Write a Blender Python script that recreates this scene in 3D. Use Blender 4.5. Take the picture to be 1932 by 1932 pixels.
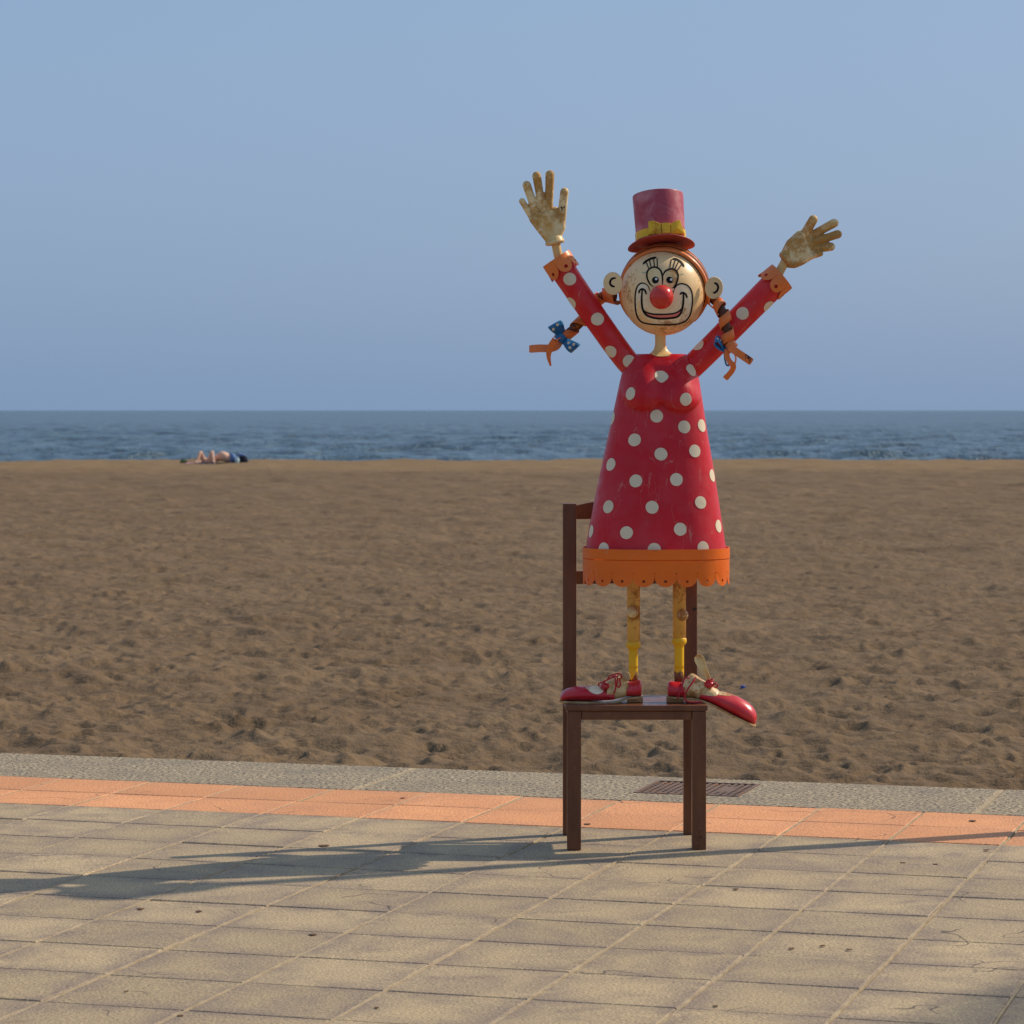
import bpy, bmesh, math, random
import numpy as np
from mathutils import Vector, Matrix
from mathutils.bvhtree import BVHTree

random.seed(7)
RNG = np.random.default_rng(11)
S = bpy.context.scene
for o in list(bpy.data.objects):
    bpy.data.objects.remove(o)
COL = S.collection

# ------------------------------------------------------------ camera, sky, sun
CAM_H = 1.54
F = 5672.0            # focal length in units of 1/1932 of the picture width
cam_d = bpy.data.cameras.new('camera')
cam = bpy.data.objects.new('camera', cam_d)
COL.objects.link(cam)
cam.location = (0, 0, CAM_H)
cam.rotation_euler = (math.radians(90), 0, 0)
cam_d.sensor_width = 36
cam_d.lens = 36 * F / 1932
cam_d.shift_y = -192 / 1932
cam_d.clip_start = 0.1
cam_d.clip_end = 90000
cam_d.dof.use_dof = True
cam_d.dof.focus_distance = 10.6
cam_d.dof.aperture_fstop = 11
S.camera = cam

SUN_EL, SUN_AZ = math.radians(39), math.radians(23)     # azimuth measured from +X towards +Y
world = bpy.data.worlds.new('World')
S.world = world
world.use_nodes = True
wn = world.node_tree
wn.nodes.clear()
w_out = wn.nodes.new('ShaderNodeOutputWorld')
w_bg = wn.nodes.new('ShaderNodeBackground')
w_sky = wn.nodes.new('ShaderNodeTexSky')
w_sky.sky_type = 'NISHITA'
w_sky.sun_disc = False
w_sky.sun_elevation = SUN_EL
w_sky.sun_rotation = math.pi / 2 - SUN_AZ
w_sky.altitude = 0
w_sky.air_density = 1.0
w_sky.dust_density = 3.0
w_sky.ozone_density = 1.0
w_mul = wn.nodes.new('ShaderNodeMix')
w_mul.data_type = 'RGBA'
w_mul.blend_type = 'MULTIPLY'
w_mul.inputs[0].default_value = 1
w_mul.inputs[7].default_value = (0.62, 0.62, 0.62, 1)
# dusty haze that veils the whole sky evenly
w_haze = wn.nodes.new('ShaderNodeMix')
w_haze.data_type = 'RGBA'
w_haze.inputs[0].default_value = 0.55
w_haze.inputs[7].default_value = (3.00, 4.65, 7.40, 1)
w_bg.inputs['Strength'].default_value = 0.10
wn.links.new(w_sky.outputs[0], w_mul.inputs[6])
wn.links.new(w_mul.outputs[2], w_haze.inputs[6])
wn.links.new(w_haze.outputs[2], w_bg.inputs['Color'])
wn.links.new(w_bg.outputs[0], w_out.inputs[0])

sun_d = bpy.data.lights.new('sun', 'SUN')
sun_d.energy = 3.5
sun_d.angle = math.radians(0.53)
sun_d.color = (1.0, 0.89, 0.74)
sun = bpy.data.objects.new('sun', sun_d)
COL.objects.link(sun)
SUNV = Vector((math.cos(SUN_EL) * math.cos(SUN_AZ), math.cos(SUN_EL) * math.sin(SUN_AZ), math.sin(SUN_EL)))
sun.location = SUNV * 30
sun.rotation_euler = SUNV.to_track_quat('Z', 'Y').to_euler()

S.view_settings.view_transform = 'Standard'
S.view_settings.look = 'None'
S.view_settings.gamma = 1
S.view_settings.use_curve_mapping = False
S.view_settings.exposure = 0.2

# ------------------------------------------------------------ small helpers
YS = 10.67            # distance of the statue's middle plane


def P(x, y, d=0.0):
    """a point at the statue's distance (+d metres) from measurements taken on the statue"""
    Y = YS + d
    return Vector(((x - 966) * Y / F, Y, CAM_H - (y - 774) * Y / F))


M_U = YS / F          # metres for one unit of measurement at the statue


def zoom(ox, oy, w, wpx=1932):
    s = w / wpx / 1.98758
    return lambda x, y, d=0.0: P(ox / 1.98758 + x * s, oy / 1.98758 + y * s, d)


ZA = zoom(2200, 850, 700)
ZB = zoom(1880, 580, 600)
ZC = zoom(2600, 750, 600)
ZD = zoom(1920, 1050, 500)
ZE = zoom(2550, 1050, 400)
ZD_DRESS = zoom(2100, 1250, 700, 1352)
ZL = zoom(2080, 2000, 800)
ZH = zoom(2280, 680, 440)


def srgb(r, g, b):
    f = lambda c: (c / 255 / 12.92) if c / 255 <= 0.04045 else ((c / 255 + 0.055) / 1.055) ** 2.4
    return (f(r), f(g), f(b), 1)


def tag(o, label=None, cat=None, group=None, kind=None):
    if label: o['label'] = label
    if cat: o['category'] = cat
    if group: o['group'] = group
    if kind: o['kind'] = kind
    return o


def empty(name, loc):
    o = bpy.data.objects.new(name, None)
    o.location = loc
    o.empty_display_size = 0.1
    COL.objects.link(o)
    return o


def root_loc(o):
    L = Vector((0, 0, 0))
    while o is not None:
        L += o.location
        o = o.parent
    return L


def mk(name, verts, faces, mat=None, parent=None, smooth=False, solid=0.0, bevel=0.0, offset=-1):
    """a mesh object from world-space vertices"""
    L = root_loc(parent)
    me = bpy.data.meshes.new(name)
    me.from_pydata([(v[0] - L.x, v[1] - L.y, v[2] - L.z) for v in verts], [], faces)
    me.validate()
    me.update()
    if smooth:
        me.polygons.foreach_set('use_smooth', [True] * len(me.polygons))
    o = bpy.data.objects.new(name, me)
    COL.objects.link(o)
    if mat: me.materials.append(mat)
    if parent: o.parent = parent
    if solid:
        m = o.modifiers.new('solid', 'SOLIDIFY')
        m.thickness = solid
        m.offset = offset
    if bevel:
        m = o.modifiers.new('bevel', 'BEVEL')
        m.width = bevel
        m.segments = 2
        m.limit_method = 'ANGLE'
        m.harden_normals = False
    return o


def fix_normals(o):
    bm = bmesh.new()
    bm.from_mesh(o.data)
    bmesh.ops.recalc_face_normals(bm, faces=bm.faces[:])
    bm.to_mesh(o.data)
    bm.free()
    return o


def world_bvh(o):
    """BVH of an object's evaluated mesh in world space"""
    L = root_loc(o)
    dg = bpy.context.evaluated_depsgraph_get()
    ev = o.evaluated_get(dg)
    me = ev.to_mesh()
    vs = [v.co + L for v in me.vertices]
    fs = [tuple(p.vertices) for p in me.polygons]
    ev.to_mesh_clear()
    return BVHTree.FromPolygons(vs, fs)


def box(x0, x1, y0, y1, z0, z1):
    v = [(x0, y0, z0), (x1, y0, z0), (x1, y1, z0), (x0, y1, z0), (x0, y0, z1), (x1, y0, z1), (x1, y1, z1), (x0, y1, z1)]
    f = [(0, 3, 2, 1), (4, 5, 6, 7), (0, 1, 5, 4), (1, 2, 6, 5), (2, 3, 7, 6), (3, 0, 4, 7)]
    return v, f


def loft(rings, closed=True, cap=True):
    n = len(rings[0])
    v = [p for r in rings for p in r]
    f = []
    for i in range(len(rings) - 1):
        for j in range(n if closed else n - 1):
            a, b = i * n + j, i * n + (j + 1) % n
            f.append((a, b, b + n, a + n))
    if cap:
        f.append(tuple(range(n - 1, -1, -1)))
        f.append(tuple(range((len(rings) - 1) * n, len(rings) * n)))
    return v, f


def spline(pts, n):
    """Catmull-Rom through points, n samples"""
    pts = [Vector(p) for p in pts]
    q = [pts[0] * 2 - pts[1]] + pts + [pts[-1] * 2 - pts[-2]]
    out = []
    m = len(pts) - 1
    for i in range(n):
        t = i / (n - 1) * m
        k = min(int(t), m - 1)
        t -= k
        a, b, c, d = q[k], q[k + 1], q[k + 2], q[k + 3]
        out.append(0.5 * ((2 * b) + (c - a) * t + (2 * a - 5 * b + 4 * c - d) * t * t + (3 * b - a - 3 * c + d) * t ** 3))
    return out


def frames(path, up=Vector((0, 1, 0))):
    T = []
    for i in range(len(path)):
        a = path[max(i - 1, 0)]
        b = path[min(i + 1, len(path) - 1)]
        T.append((b - a).normalized())
    out = []
    e1 = up - T[0] * up.dot(T[0])
    if e1.length < 1e-4:
        e1 = Vector((1, 0, 0)) - T[0] * T[0].x
    e1.normalize()
    for t in T:
        e1 = (e1 - t * e1.dot(t)).normalized()
        out.append((t, e1, t.cross(e1).normalized()))
    return out


def tube(path, radii, n=12, cap=True):
    if not hasattr(radii, '__len__'):
        radii = [radii] * len(path)
    rings = []
    for p, r, (t, a, b) in zip(path, radii, frames(path)):
        rings.append([p + (a * math.cos(2 * math.pi * k / n) + b * math.sin(2 * math.pi * k / n)) * r for k in range(n)])
    return loft(rings, True, cap)


def capsule(p0, p1, r0, r1, n=14, m=6):
    d = p1 - p0
    t = d.normalized()
    path, rad = [], []
    for i in range(m + 1):
        a = math.pi / 2 * (1 - i / m)
        path.append(p0 - t * (r0 * math.sin(a)))
        rad.append(max(r0 * math.cos(a), 1e-4))
    for i in range(1, 4):
        path.append(p0 + d * i / 4)
        rad.append(r0 + (r1 - r0) * i / 4)
    for i in range(m + 1):
        a = math.pi / 2 * i / m
        path.append(p1 + t * (r1 * math.sin(a)))
        rad.append(max(r1 * math.cos(a), 1e-4))
    return tube(path, rad, n)


def uv_sphere(c, rx, ry, rz, n=32, m=20):
    v, f = [], []
    v.append((c[0], c[1], c[2] + rz))
    for i in range(1, m):
        th = math.pi * i / m
        for j in range(n):
            ph = 2 * math.pi * j / n
            v.append((c[0] + rx * math.sin(th) * math.cos(ph), c[1] + ry * math.sin(th) * math.sin(ph), c[2] + rz * math.cos(th)))
    v.append((c[0], c[1], c[2] - rz))
    for j in range(n):
        f.append((0, 1 + j, 1 + (j + 1) % n))
        f.append((len(v) - 1, 1 + (m - 2) * n + (j + 1) % n, 1 + (m - 2) * n + j))
    for i in range(m - 2):
        for j in range(n):
            a, b = 1 + i * n + j, 1 + i * n + (j + 1) % n
            f.append((a, a + n, b + n, b))
    return v, f


def join(*vf):
    V, Fc = [], []
    for v, f in vf:
        k = len(V)
        V += list(v)
        Fc += [tuple(i + k for i in q) for q in f]
    return V, Fc


CAMP = Vector((0, 0, CAM_H))


def cast(bvh, p, off):
    d = (p - CAMP).normalized()
    h, n, i, dist = bvh.ray_cast(CAMP, d)
    if h is None:
        return None
    if n.dot(d) > 0: n = -n
    return h + n * off


def paint_stroke(name, pts, w, bvh, mat, parent, off=0.0008, n=40, taper=0.35):
    """a painted line that lies on a surface; w = half width in metres"""
    path = spline(pts, n)
    L, Rr = [], []
    for i, p in enumerate(path):
        t = (path[min(i + 1, n - 1)] - path[max(i - 1, 0)]).normalized()
        s = Vector((t.z, 0, -t.x))
        e = min(i, n - 1 - i) / (n * 0.12)
        ww = w * (taper + (1 - taper) * min(1, e))
        a, b = cast(bvh, p + s * ww, off), cast(bvh, p - s * ww, off)
        if a is None or b is None: continue
        L.append(a)
        Rr.append(b)
    m = len(L)
    if m < 2: return None
    return fix_front(mk(name, L + Rr, [(i, i + 1, m + i + 1, m + i) for i in range(m - 1)], mat, parent, True))


def fix_front(o):
    bm = bmesh.new()
    bm.from_mesh(o.data)
    s = sum(f.normal.y * f.calc_area() for f in bm.faces)
    if s > 0:
        bmesh.ops.reverse_faces(bm, faces=bm.faces[:])
    bm.to_mesh(o.data)
    bm.free()
    return o


def paint_fill(name, pts, bvh, mat, parent, off=0.0006, cuts=5, n=60):
    path = spline(list(pts) + [pts[0]], n)[:-1]
    bm = bmesh.new()
    vs = [bm.verts.new(p) for p in path]
    bm.faces.new(vs)
    bmesh.ops.triangulate(bm, faces=bm.faces[:])
    for _ in range(3):
        long = [e for e in bm.edges if e.calc_length() > 0.008]
        if not long: break
        bmesh.ops.subdivide_edges(bm, edges=long, cuts=1, use_grid_fill=True)
    bmesh.ops.triangulate(bm, faces=bm.faces[:])
    bad = []
    for v in bm.verts:
        h = cast(bvh, v.co.copy(), off)
        if h is None: bad.append(v)
        else: v.co = h
    bmesh.ops.delete(bm, geom=bad, context='VERTS')
    V = [v.co.copy() for v in bm.verts]
    bm.verts.index_update()
    Fc = [tuple(v.index for v in f.verts) for f in bm.faces]
    bm.free()
    return fix_front(mk(name, V, Fc, mat, parent, True))


def paint_dot(name, target, r, bvh, mat, parent, off=0.0008, n=32, rings=8, sq=1.0):
    """a round painted spot lying on a surface, centred where the sight line to target meets it"""
    d = (target - CAMP).normalized()
    h, nrm, _, _ = bvh.ray_cast(CAMP, d)
    if h is None: return None
    if nrm.dot(d) > 0: nrm = -nrm
    e1 = nrm.cross(Vector((0, 0, 1))).normalized()
    e2 = nrm.cross(e1)
    V, Fc = [], []
    ok = True
    w1, w2 = random.uniform(0, 6), random.uniform(0, 6)
    for k in range(rings + 1):
        for j in range(n):
            a = 2 * math.pi * j / n
            rr = r * k / rings * (1 + 0.012 * math.sin(2 * a + w1) + 0.008 * math.sin(5 * a + w2))
            q = h + (e1 * math.cos(a) + e2 * math.sin(a) * sq) * rr
            hh, nn, _, _ = bvh.ray_cast(q + nrm * 0.05, -nrm, 0.14)
            if hh is None:
                hh, nn, _, _ = bvh.find_nearest(q)
            if nn.dot(nrm) < 0: nn = -nn
            V.append(hh + nn * off)
    for k in range(rings):
        for j in range(n):
            a, b = k * n + j, k * n + (j + 1) % n
            if k == 0: Fc.append((0, a + n, b + n))
            else: Fc.append((a, a + n, b + n, b))
    return fix_front(mk(name, V, Fc, mat, parent, True))


def strip(path, wv, widths, thick):
    """a bent metal strip: path points, width vector(s), widths, thickness"""
    n = len(path)
    wvs = wv if isinstance(wv, list) else [wv] * n
    ws = widths if hasattr(widths, '__len__') else [widths] * n
    rings = []
    for i, p in enumerate(path):
        t = (path[min(i + 1, n - 1)] - path[max(i - 1, 0)]).normalized()
        w = wvs[i].normalized()
        w = (w - t * w.dot(t)).normalized()
        nn = t.cross(w).normalized() * (thick / 2)
        w = w * (ws[i] / 2)
        rings.append([p + w + nn, p - w + nn, p - w - nn, p + w - nn])
    return loft(rings, True, True)


# ------------------------------------------------------------ materials
class Mat:
    def __init__(s, name, rough=0.5, spec=0.5, color=(0.5, 0.5, 0.5, 1), metallic=0.0, coat=0.0):
        s.m = bpy.data.materials.new(name)
        s.m.use_nodes = True
        s.t = s.m.node_tree
        s.b = s.t.nodes['Principled BSDF']
        s.b.inputs['Base Color'].default_value = color
        s.b.inputs['Roughness'].default_value = rough
        s.b.inputs['Specular IOR Level'].default_value = spec
        s.b.inputs['Metallic'].default_value = metallic
        s.b.inputs['Coat Weight'].default_value = coat
        s.b.inputs['Coat Roughness'].default_value = 0.15
        s.coord = None

    def node(s, t, **kw):
        n = s.t.nodes.new(t)
        for k, v in kw.items(): setattr(n, k, v)
        return n

    def link(s, a, b): s.t.links.new(a, b)

    def pos(s, kind='Position', scale=None):
        if kind == 'Position':
            o = s.node('ShaderNodeNewGeometry').outputs['Position']
        else:
            o = s.node('ShaderNodeTexCoord').outputs[kind]
        if scale is not None:
            mp = s.node('ShaderNodeMapping')
            mp.inputs['Scale'].default_value = scale
            s.link(o, mp.inputs['Vector'])
            o = mp.outputs[0]
        return o

    def noise(s, vec, scale, detail=4, rough=0.55, dist=0.0):
        n = s.node('ShaderNodeTexNoise')
        n.inputs['Scale'].default_value = scale
        n.inputs['Detail'].default_value = detail
        n.inputs['Roughness'].default_value = rough
        n.inputs['Distortion'].default_value = dist
        s.link(vec, n.inputs['Vector'])
        return n.outputs[0]

    def ramp(s, fac, a, b, lo=0.0, hi=1.0):
        n = s.node('ShaderNodeMapRange')
        n.inputs['From Min'].default_value = a
        n.inputs['From Max'].default_value = b
        n.inputs['To Min'].default_value = lo
        n.inputs['To Max'].default_value = hi
        n.clamp = True
        s.link(fac, n.inputs['Value'])
        return n.outputs[0]

    def math(s, op, a, b=None):
        n = s.node('ShaderNodeMath', operation=op)
        for i, q in enumerate((a, b)):
            if q is None: continue
            if isinstance(q, (int, float)): n.inputs[i].default_value = q
            else: s.link(q, n.inputs[i])
        return n.outputs[0]

    def mix(s, fac, a, b, mode='MIX'):
        n = s.node('ShaderNodeMix', data_type='RGBA', blend_type=mode)
        for i, q in ((0, fac), (6, a), (7, b)):
            if isinstance(q, (int, float)): n.inputs[i].default_value = q
            elif isinstance(q, tuple): n.inputs[i].default_value = q
            else: s.link(q, n.inputs[i])
        return n.outputs[2]

    def color(s, c): s.link(c, s.b.inputs['Base Color'])

    def roughness(s, c): s.link(c, s.b.inputs['Roughness'])

    def bump(s, h, strength=0.3, dist=0.01):
        n = s.node('ShaderNodeBump')
        n.inputs['Strength'].default_value = strength
        n.inputs['Distance'].default_value = dist
        s.link(h, n.inputs['Height'])
        s.link(n.outputs[0], s.b.inputs['Normal'])


RUST = srgb(104, 58, 22)
RUST2 = srgb(176, 108, 36)
DARK = srgb(46, 30, 24)


def painted(name, base, fade=None, fade_amt=0.5, rust=0.62, chips=0.74, rough=0.32, coat=0.25, scale=1.0, rustc=RUST2, rustd=RUST, fade_scale=7):
    """old gloss paint on sheet metal: faded patches, rust bleeding through, dark chips"""
    m = Mat(name, rough, 0.28, base, coat=coat)
    p = m.pos()
    c = base
    if fade:
        a = m.ramp(m.noise(p, fade_scale * scale, 6, 0.62, 0.4), 0.44, 0.72, 0, fade_amt)
        c = m.mix(a, base, fade)
    tone = m.ramp(m.noise(p, 3.1 * scale, 3), 0.3, 0.7, 0.86, 1.08)
    tc = m.node('ShaderNodeCombineColor')
    for i in range(3): m.link(tone, tc.inputs[i])
    c = m.mix(1.0, c, tc.outputs[0], 'MULTIPLY')
    big = m.noise(p, 9 * scale, 5, 0.6)
    fine = m.noise(p, 90 * scale, 5, 0.7)
    r = m.math('ADD', m.math('MULTIPLY', big, 0.62), m.math('MULTIPLY', fine, 0.38))
    rm = m.ramp(r, rust - 0.03, rust + 0.06, 0, 0.9)
    c = m.mix(rm, c, m.mix(m.ramp(fine, 0.35, 0.65), rustd, rustc))
    ch = m.ramp(m.math('ADD', m.math('MULTIPLY', m.noise(p, 26 * scale, 4, 0.65), 0.8), m.math('MULTIPLY', fine, 0.2)), chips - 0.006, chips + 0.006)
    c = m.mix(ch, c, DARK)
    # long hairline scratches and brush marks
    sv = m.node('ShaderNodeMapping')
    sv.inputs['Rotation'].default_value = (0.3, 0.5, 0.2)
    sv.inputs['Scale'].default_value = (1.0, 1.0, 0.22)
    m.link(p, sv.inputs['Vector'])
    sn = m.math('ABSOLUTE', m.math('SUBTRACT', m.noise(sv.outputs[0], 24, 2, 0.5, 0.3), 0.5))
    sm = m.math('MULTIPLY', m.ramp(sn, 0.002, 0.008, 0.30, 0), m.ramp(m.noise(p, 13, 2), 0.50, 0.62))
    c = m.mix(sm, c, (0.62, 0.42, 0.30, 1))
    m.color(c)
    m.roughness(m.math('ADD', m.ramp(m.noise(p, 30, 4), 0.3, 0.7, rough * 0.75, rough * 1.35), m.math('MULTIPLY', rm, 0.35)))
    m.bump(m.math('ADD', m.math('MULTIPLY', m.noise(p, 22, 3), 0.8), m.math('MULTIPLY', rm, -0.12)), 0.22, 0.004)
    return m.m


M = {}
M['dress'] = painted('red_dress_paint', (0.60, 0.007, 0.016, 1), (0.56, 0.085, 0.09, 1), 0.45, 0.70, 0.735, 0.38, 0.03)
M['sleeve'] = painted('red_sleeve_paint', (0.66, 0.012, 0.016, 1), (0.60, 0.13, 0.11, 1), 0.5, 0.665, 0.74, 0.36, 0.06)
M['dot'] = painted('cream_dot_paint', (0.80, 0.66, 0.45, 1), (0.70, 0.55, 0.34, 1), 0.7, 0.67, 0.72, 0.4, 0.0)
M['face'] = painted('cream_face_paint', (0.90, 0.62, 0.31, 1), (0.86, 0.52, 0.20, 1), 0.8, 0.565, 0.74, 0.36, 0.08)
M['ear'] = painted('ear_paint', (0.80, 0.56, 0.28, 1), (0.74, 0.48, 0.20, 1), 0.7, 0.64, 0.73, 0.4, 0.0)
M['muzzle'] = painted('white_face_paint', (0.88, 0.74, 0.50, 1), (0.82, 0.60, 0.32, 1), 0.7, 0.540, 0.74, 0.36, 0.05)
M['eye_white'] = painted('eye_paint', (0.86, 0.64, 0.32, 1), (0.66, 0.36, 0.08, 1), 0.95, 0.485, 0.76, 0.36, 0.05)
M['black'] = Mat('black_paint', 0.7, 0.15, (0.008, 0.007, 0.007, 1)).m
M['white'] = Mat('white_glint_paint', 0.3, 0.5, (0.7, 0.68, 0.62, 1)).m
M['green'] = Mat('green_line_paint', 0.4, 0.5, (0.22, 0.36, 0.25, 1)).m
M['pink'] = painted('pink_mouth_paint', (0.72, 0.21, 0.18, 1), None, 0, 0.68, 0.76, 0.38, 0.05)
M['nose'] = painted('red_nose_paint', (0.66, 0.010, 0.018, 1), (0.62, 0.16, 0.05, 1), 0.5, 0.68, 0.745, 0.22, 0.25)
M['hair'] = painted('orange_hair_paint', (0.78, 0.215, 0.052, 1), (0.80, 0.28, 0.11, 1), 0.6, 0.60, 0.71, 0.36, 0.1)
M['braid'] = painted('orange_braid_paint', (0.78, 0.180, 0.035, 1), (0.80, 0.25, 0.085, 1), 0.6, 0.62, 0.635, 0.36, 0.1)
M['hair_gap_shade'] = painted('dark_hair_gap', (0.10, 0.028, 0.012, 1), None, 0, 0.58, 0.66, 0.5, 0.1)  # dark colour that stands in for shade between strands and braid turns
M['hem'] = painted('orange_hem_paint', (0.82, 0.155, 0.008, 1), (0.78, 0.12, 0.015, 1), 0.6, 0.645, 0.675, 0.36, 0.06)
M['cuff'] = painted('orange_cuff_paint', (0.80, 0.195, 0.035, 1), (0.78, 0.26, 0.10, 1), 0.6, 0.66, 0.71, 0.36, 0.06)
M['hat'] = painted('faded_red_hat_paint', (0.42, 0.060, 0.085, 1), (0.66, 0.27, 0.27, 1), 0.85, 0.72, 0.77, 0.42, 0.05, 1.0, fade_scale=16)
M['brim'] = painted('hat_brim_paint', (0.48, 0.075, 0.065, 1), (0.56, 0.17, 0.10, 1), 0.6, 0.64, 0.73, 0.42, 0.05)
M['yellow'] = painted('yellow_ribbon_paint', (0.84, 0.50, 0.018, 1), (0.76, 0.42, 0.025, 1), 0.6, 0.60, 0.69, 0.36, 0.06)
M['sock'] = painted('yellow_sock_paint', (0.82, 0.46, 0.014, 1), (0.74, 0.38, 0.03, 1), 0.6, 0.62, 0.68, 0.34, 0.08)
M['leg'] = painted('tan_leg_paint', (0.82, 0.48, 0.11, 1), (0.70, 0.36, 0.06, 1), 0.8, 0.535, 0.68, 0.36, 0.06)
M['neck'] = painted('tan_neck_paint', (0.84, 0.55, 0.20, 1), (0.72, 0.42, 0.11, 1), 0.7, 0.58, 0.73, 0.36, 0.06)
M['hand'] = painted('rusty_glove_paint', (0.88, 0.70, 0.38, 1), (0.66, 0.34, 0.055, 1), 0.95, 0.466, 0.66, 0.45, 0.04, rustc=(0.55, 0.27, 0.045, 1), rustd=(0.26, 0.10, 0.02, 1), fade_scale=12)
M['blue'] = painted('blue_bow_paint', (0.014, 0.15, 0.34, 1), (0.03, 0.22, 0.46, 1), 0.6, 0.66, 0.72, 0.3, 0.15)
M['shoe_red'] = painted('red_shoe_paint', (0.60, 0.014, 0.026, 1), (0.60, 0.10, 0.09, 1), 0.5, 0.62, 0.70, 0.24, 0.25, 1.6)
M['shoe_cream'] = painted('cream_shoe_paint', (0.84, 0.66, 0.33, 1), (0.62, 0.32, 0.07, 1), 0.95, 0.50, 0.68, 0.3, 0.15, 1.6)
M['tongue'] = painted('gold_tongue_paint', (0.88, 0.64, 0.27, 1), (0.80, 0.46, 0.12, 1), 0.8, 0.57, 0.72, 0.22, 0.35, 1.4)
M['lace'] = painted('red_lace_paint', (0.52, 0.016, 0.030, 1), None, 0, 0.66, 0.74, 0.34, 0.1)
M['sole'] = painted('sole_paint', (0.56, 0.38, 0.18, 1), (0.26, 0.13, 0.05, 1), 0.8, 0.53, 0.64, 0.34, 0.1, 1.5)
M['heel'] = painted('heel_paint', (0.24, 0.10, 0.035, 1), (0.38, 0.18, 0.06, 1), 0.6, 0.58, 0.66, 0.4, 0.1)
M['rust'] = painted('bare_rust', (0.15, 0.07, 0.034, 1), (0.22, 0.10, 0.04, 1), 0.8, 0.55, 0.62, 0.7, 0)


def chair_mat():
    m = Mat('brown_chair_paint', 0.4, 0.4)
    p = m.pos('Position', (6, 6, 1.2))
    n = m.noise(p, 4, 5, 0.6)
    q = m.pos()
    c = m.mix(m.ramp(n, 0.35, 0.7), (0.120, 0.040, 0.015, 1), (0.18, 0.066, 0.026, 1))
    f = m.noise(q, 70, 4, 0.7)
    c = m.mix(m.ramp(f, 0.60, 0.72, 0, 0.6), c, (0.28, 0.11, 0.045, 1))
    ch = m.ramp(m.noise(q, 24, 4, 0.6), 0.69, 0.70)
    c = m.mix(ch, c, (0.022, 0.014, 0.010, 1))
    m.color(c)
    m.roughness(m.ramp(m.noise(q, 35, 4), 0.3, 0.7, 0.28, 0.46))
    m.bump(m.noise(q, 60, 4), 0.12, 0.003)
    return m.m


M['chair'] = chair_mat()


def tile_mat(name, a, b, dirt, edge=0.55):
    m = Mat(name, 0.75, 0.35)
    p = m.pos()
    oc = m.pos('Object')
    info = m.node('ShaderNodeObjectInfo')
    # each tile its own tone
    c = m.mix(m.ramp(m.noise(p, 2.3, 5, 0.6, 0.3), 0.3, 0.7), a, b)
    t = m.ramp(info.outputs['Random'], 0, 1, 0.84, 1.08)
    tc = m.node('ShaderNodeCombineColor')
    for i in range(3): m.link(t, tc.inputs[i])
    c = m.mix(1.0, c, tc.outputs[0], 'MULTIPLY')
    # grime gathering along the tile edges
    sp = m.node('ShaderNodeSeparateXYZ')
    m.link(oc, sp.inputs[0])
    ax = m.math('ABSOLUTE', sp.outputs[0])
    ay = m.math('ABSOLUTE', sp.outputs[1])
    e = m.ramp(m.math('MAXIMUM', ax, ay), 0.07, 0.20)
    g = m.math('MULTIPLY', e, m.ramp(m.noise(p, 5.5, 5, 0.65, 0.5), 0.36, 0.58, 0, 1))
    g2 = m.ramp(m.noise(p, 2.6, 5, 0.65, 0.6), 0.50, 0.68, 0, 0.8)
    g = m.math('MAXIMUM', g, g2)
    c = m.mix(m.math('MULTIPLY', g, edge), c, dirt)
    # rusty drips
    st = m.ramp(m.noise(m.pos('Position', (1, 1.4, 1)), 3.7, 3, 0.5), 0.69, 0.78, 0, 0.55)
    c = m.mix(st, c, (0.16, 0.075, 0.025, 1))
    sp2 = m.ramp(m.noise(p, 38, 2, 0.4), 0.785, 0.80, 0, 0.8)
    c = m.mix(sp2, c, (0.05, 0.032, 0.022, 1))
    # fine pressed pattern
    grain = m.noise(m.pos('Position', (1, 1, 1)), 130, 3, 0.7)
    sc = m.ramp(grain, 0.32, 0.68, 0.50, 1.46)
    gc = m.node('ShaderNodeCombineColor')
    for i in range(3): m.link(sc, gc.inputs[i])
    c = m.mix(1.0, c, gc.outputs[0], 'MULTIPLY')
    # hairline cracks here and there
    vc = m.node('ShaderNodeTexVoronoi', feature='DISTANCE_TO_EDGE')
    vc.inputs['Scale'].default_value = 1.25
    wob = m.node('ShaderNodeVectorMath', operation='ADD')
    nz = m.node('ShaderNodeTexNoise')
    nz.inputs['Scale'].default_value = 4
    m.link(p, nz.inputs['Vector'])
    ws = m.node('ShaderNodeVectorMath', operation='SCALE')
    ws.inputs['Scale'].default_value = 0.35
    m.link(nz.outputs['Color'], ws.inputs[0])
    m.link(p, wob.inputs[0])
    m.link(ws.outputs[0], wob.inputs[1])
    m.link(wob.outputs[0], vc.inputs['Vector'])
    ck = m.math('MULTIPLY', m.ramp(vc.outputs['Distance'], 0.002, 0.006, 1, 0), m.ramp(m.noise(p, 1.7, 2), 0.57, 0.60))
    c = m.mix(m.math('MULTIPLY', ck, 0.75), c, (0.06, 0.042, 0.032, 1))
    m.color(c)
    v = m.node('ShaderNodeTexVoronoi')
    v.inputs['Scale'].default_value = 85
    m.link(p, v.inputs['Vector'])
    m.bump(m.math('ADD', v.outputs['Distance'], m.math('MULTIPLY', grain, 0.6)), 0.45, 0.003)
    return m.m


M['tile'] = tile_mat('grey_beige_tile', (0.46, 0.335, 0.180, 1), (0.385, 0.28, 0.158, 1), (0.215, 0.155, 0.115, 1), 0.85)
M['tile_orange'] = tile_mat('orange_tile', (0.74, 0.33, 0.135, 1), (0.66, 0.28, 0.11, 1), (0.42, 0.20, 0.11, 1), 0.4)


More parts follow.
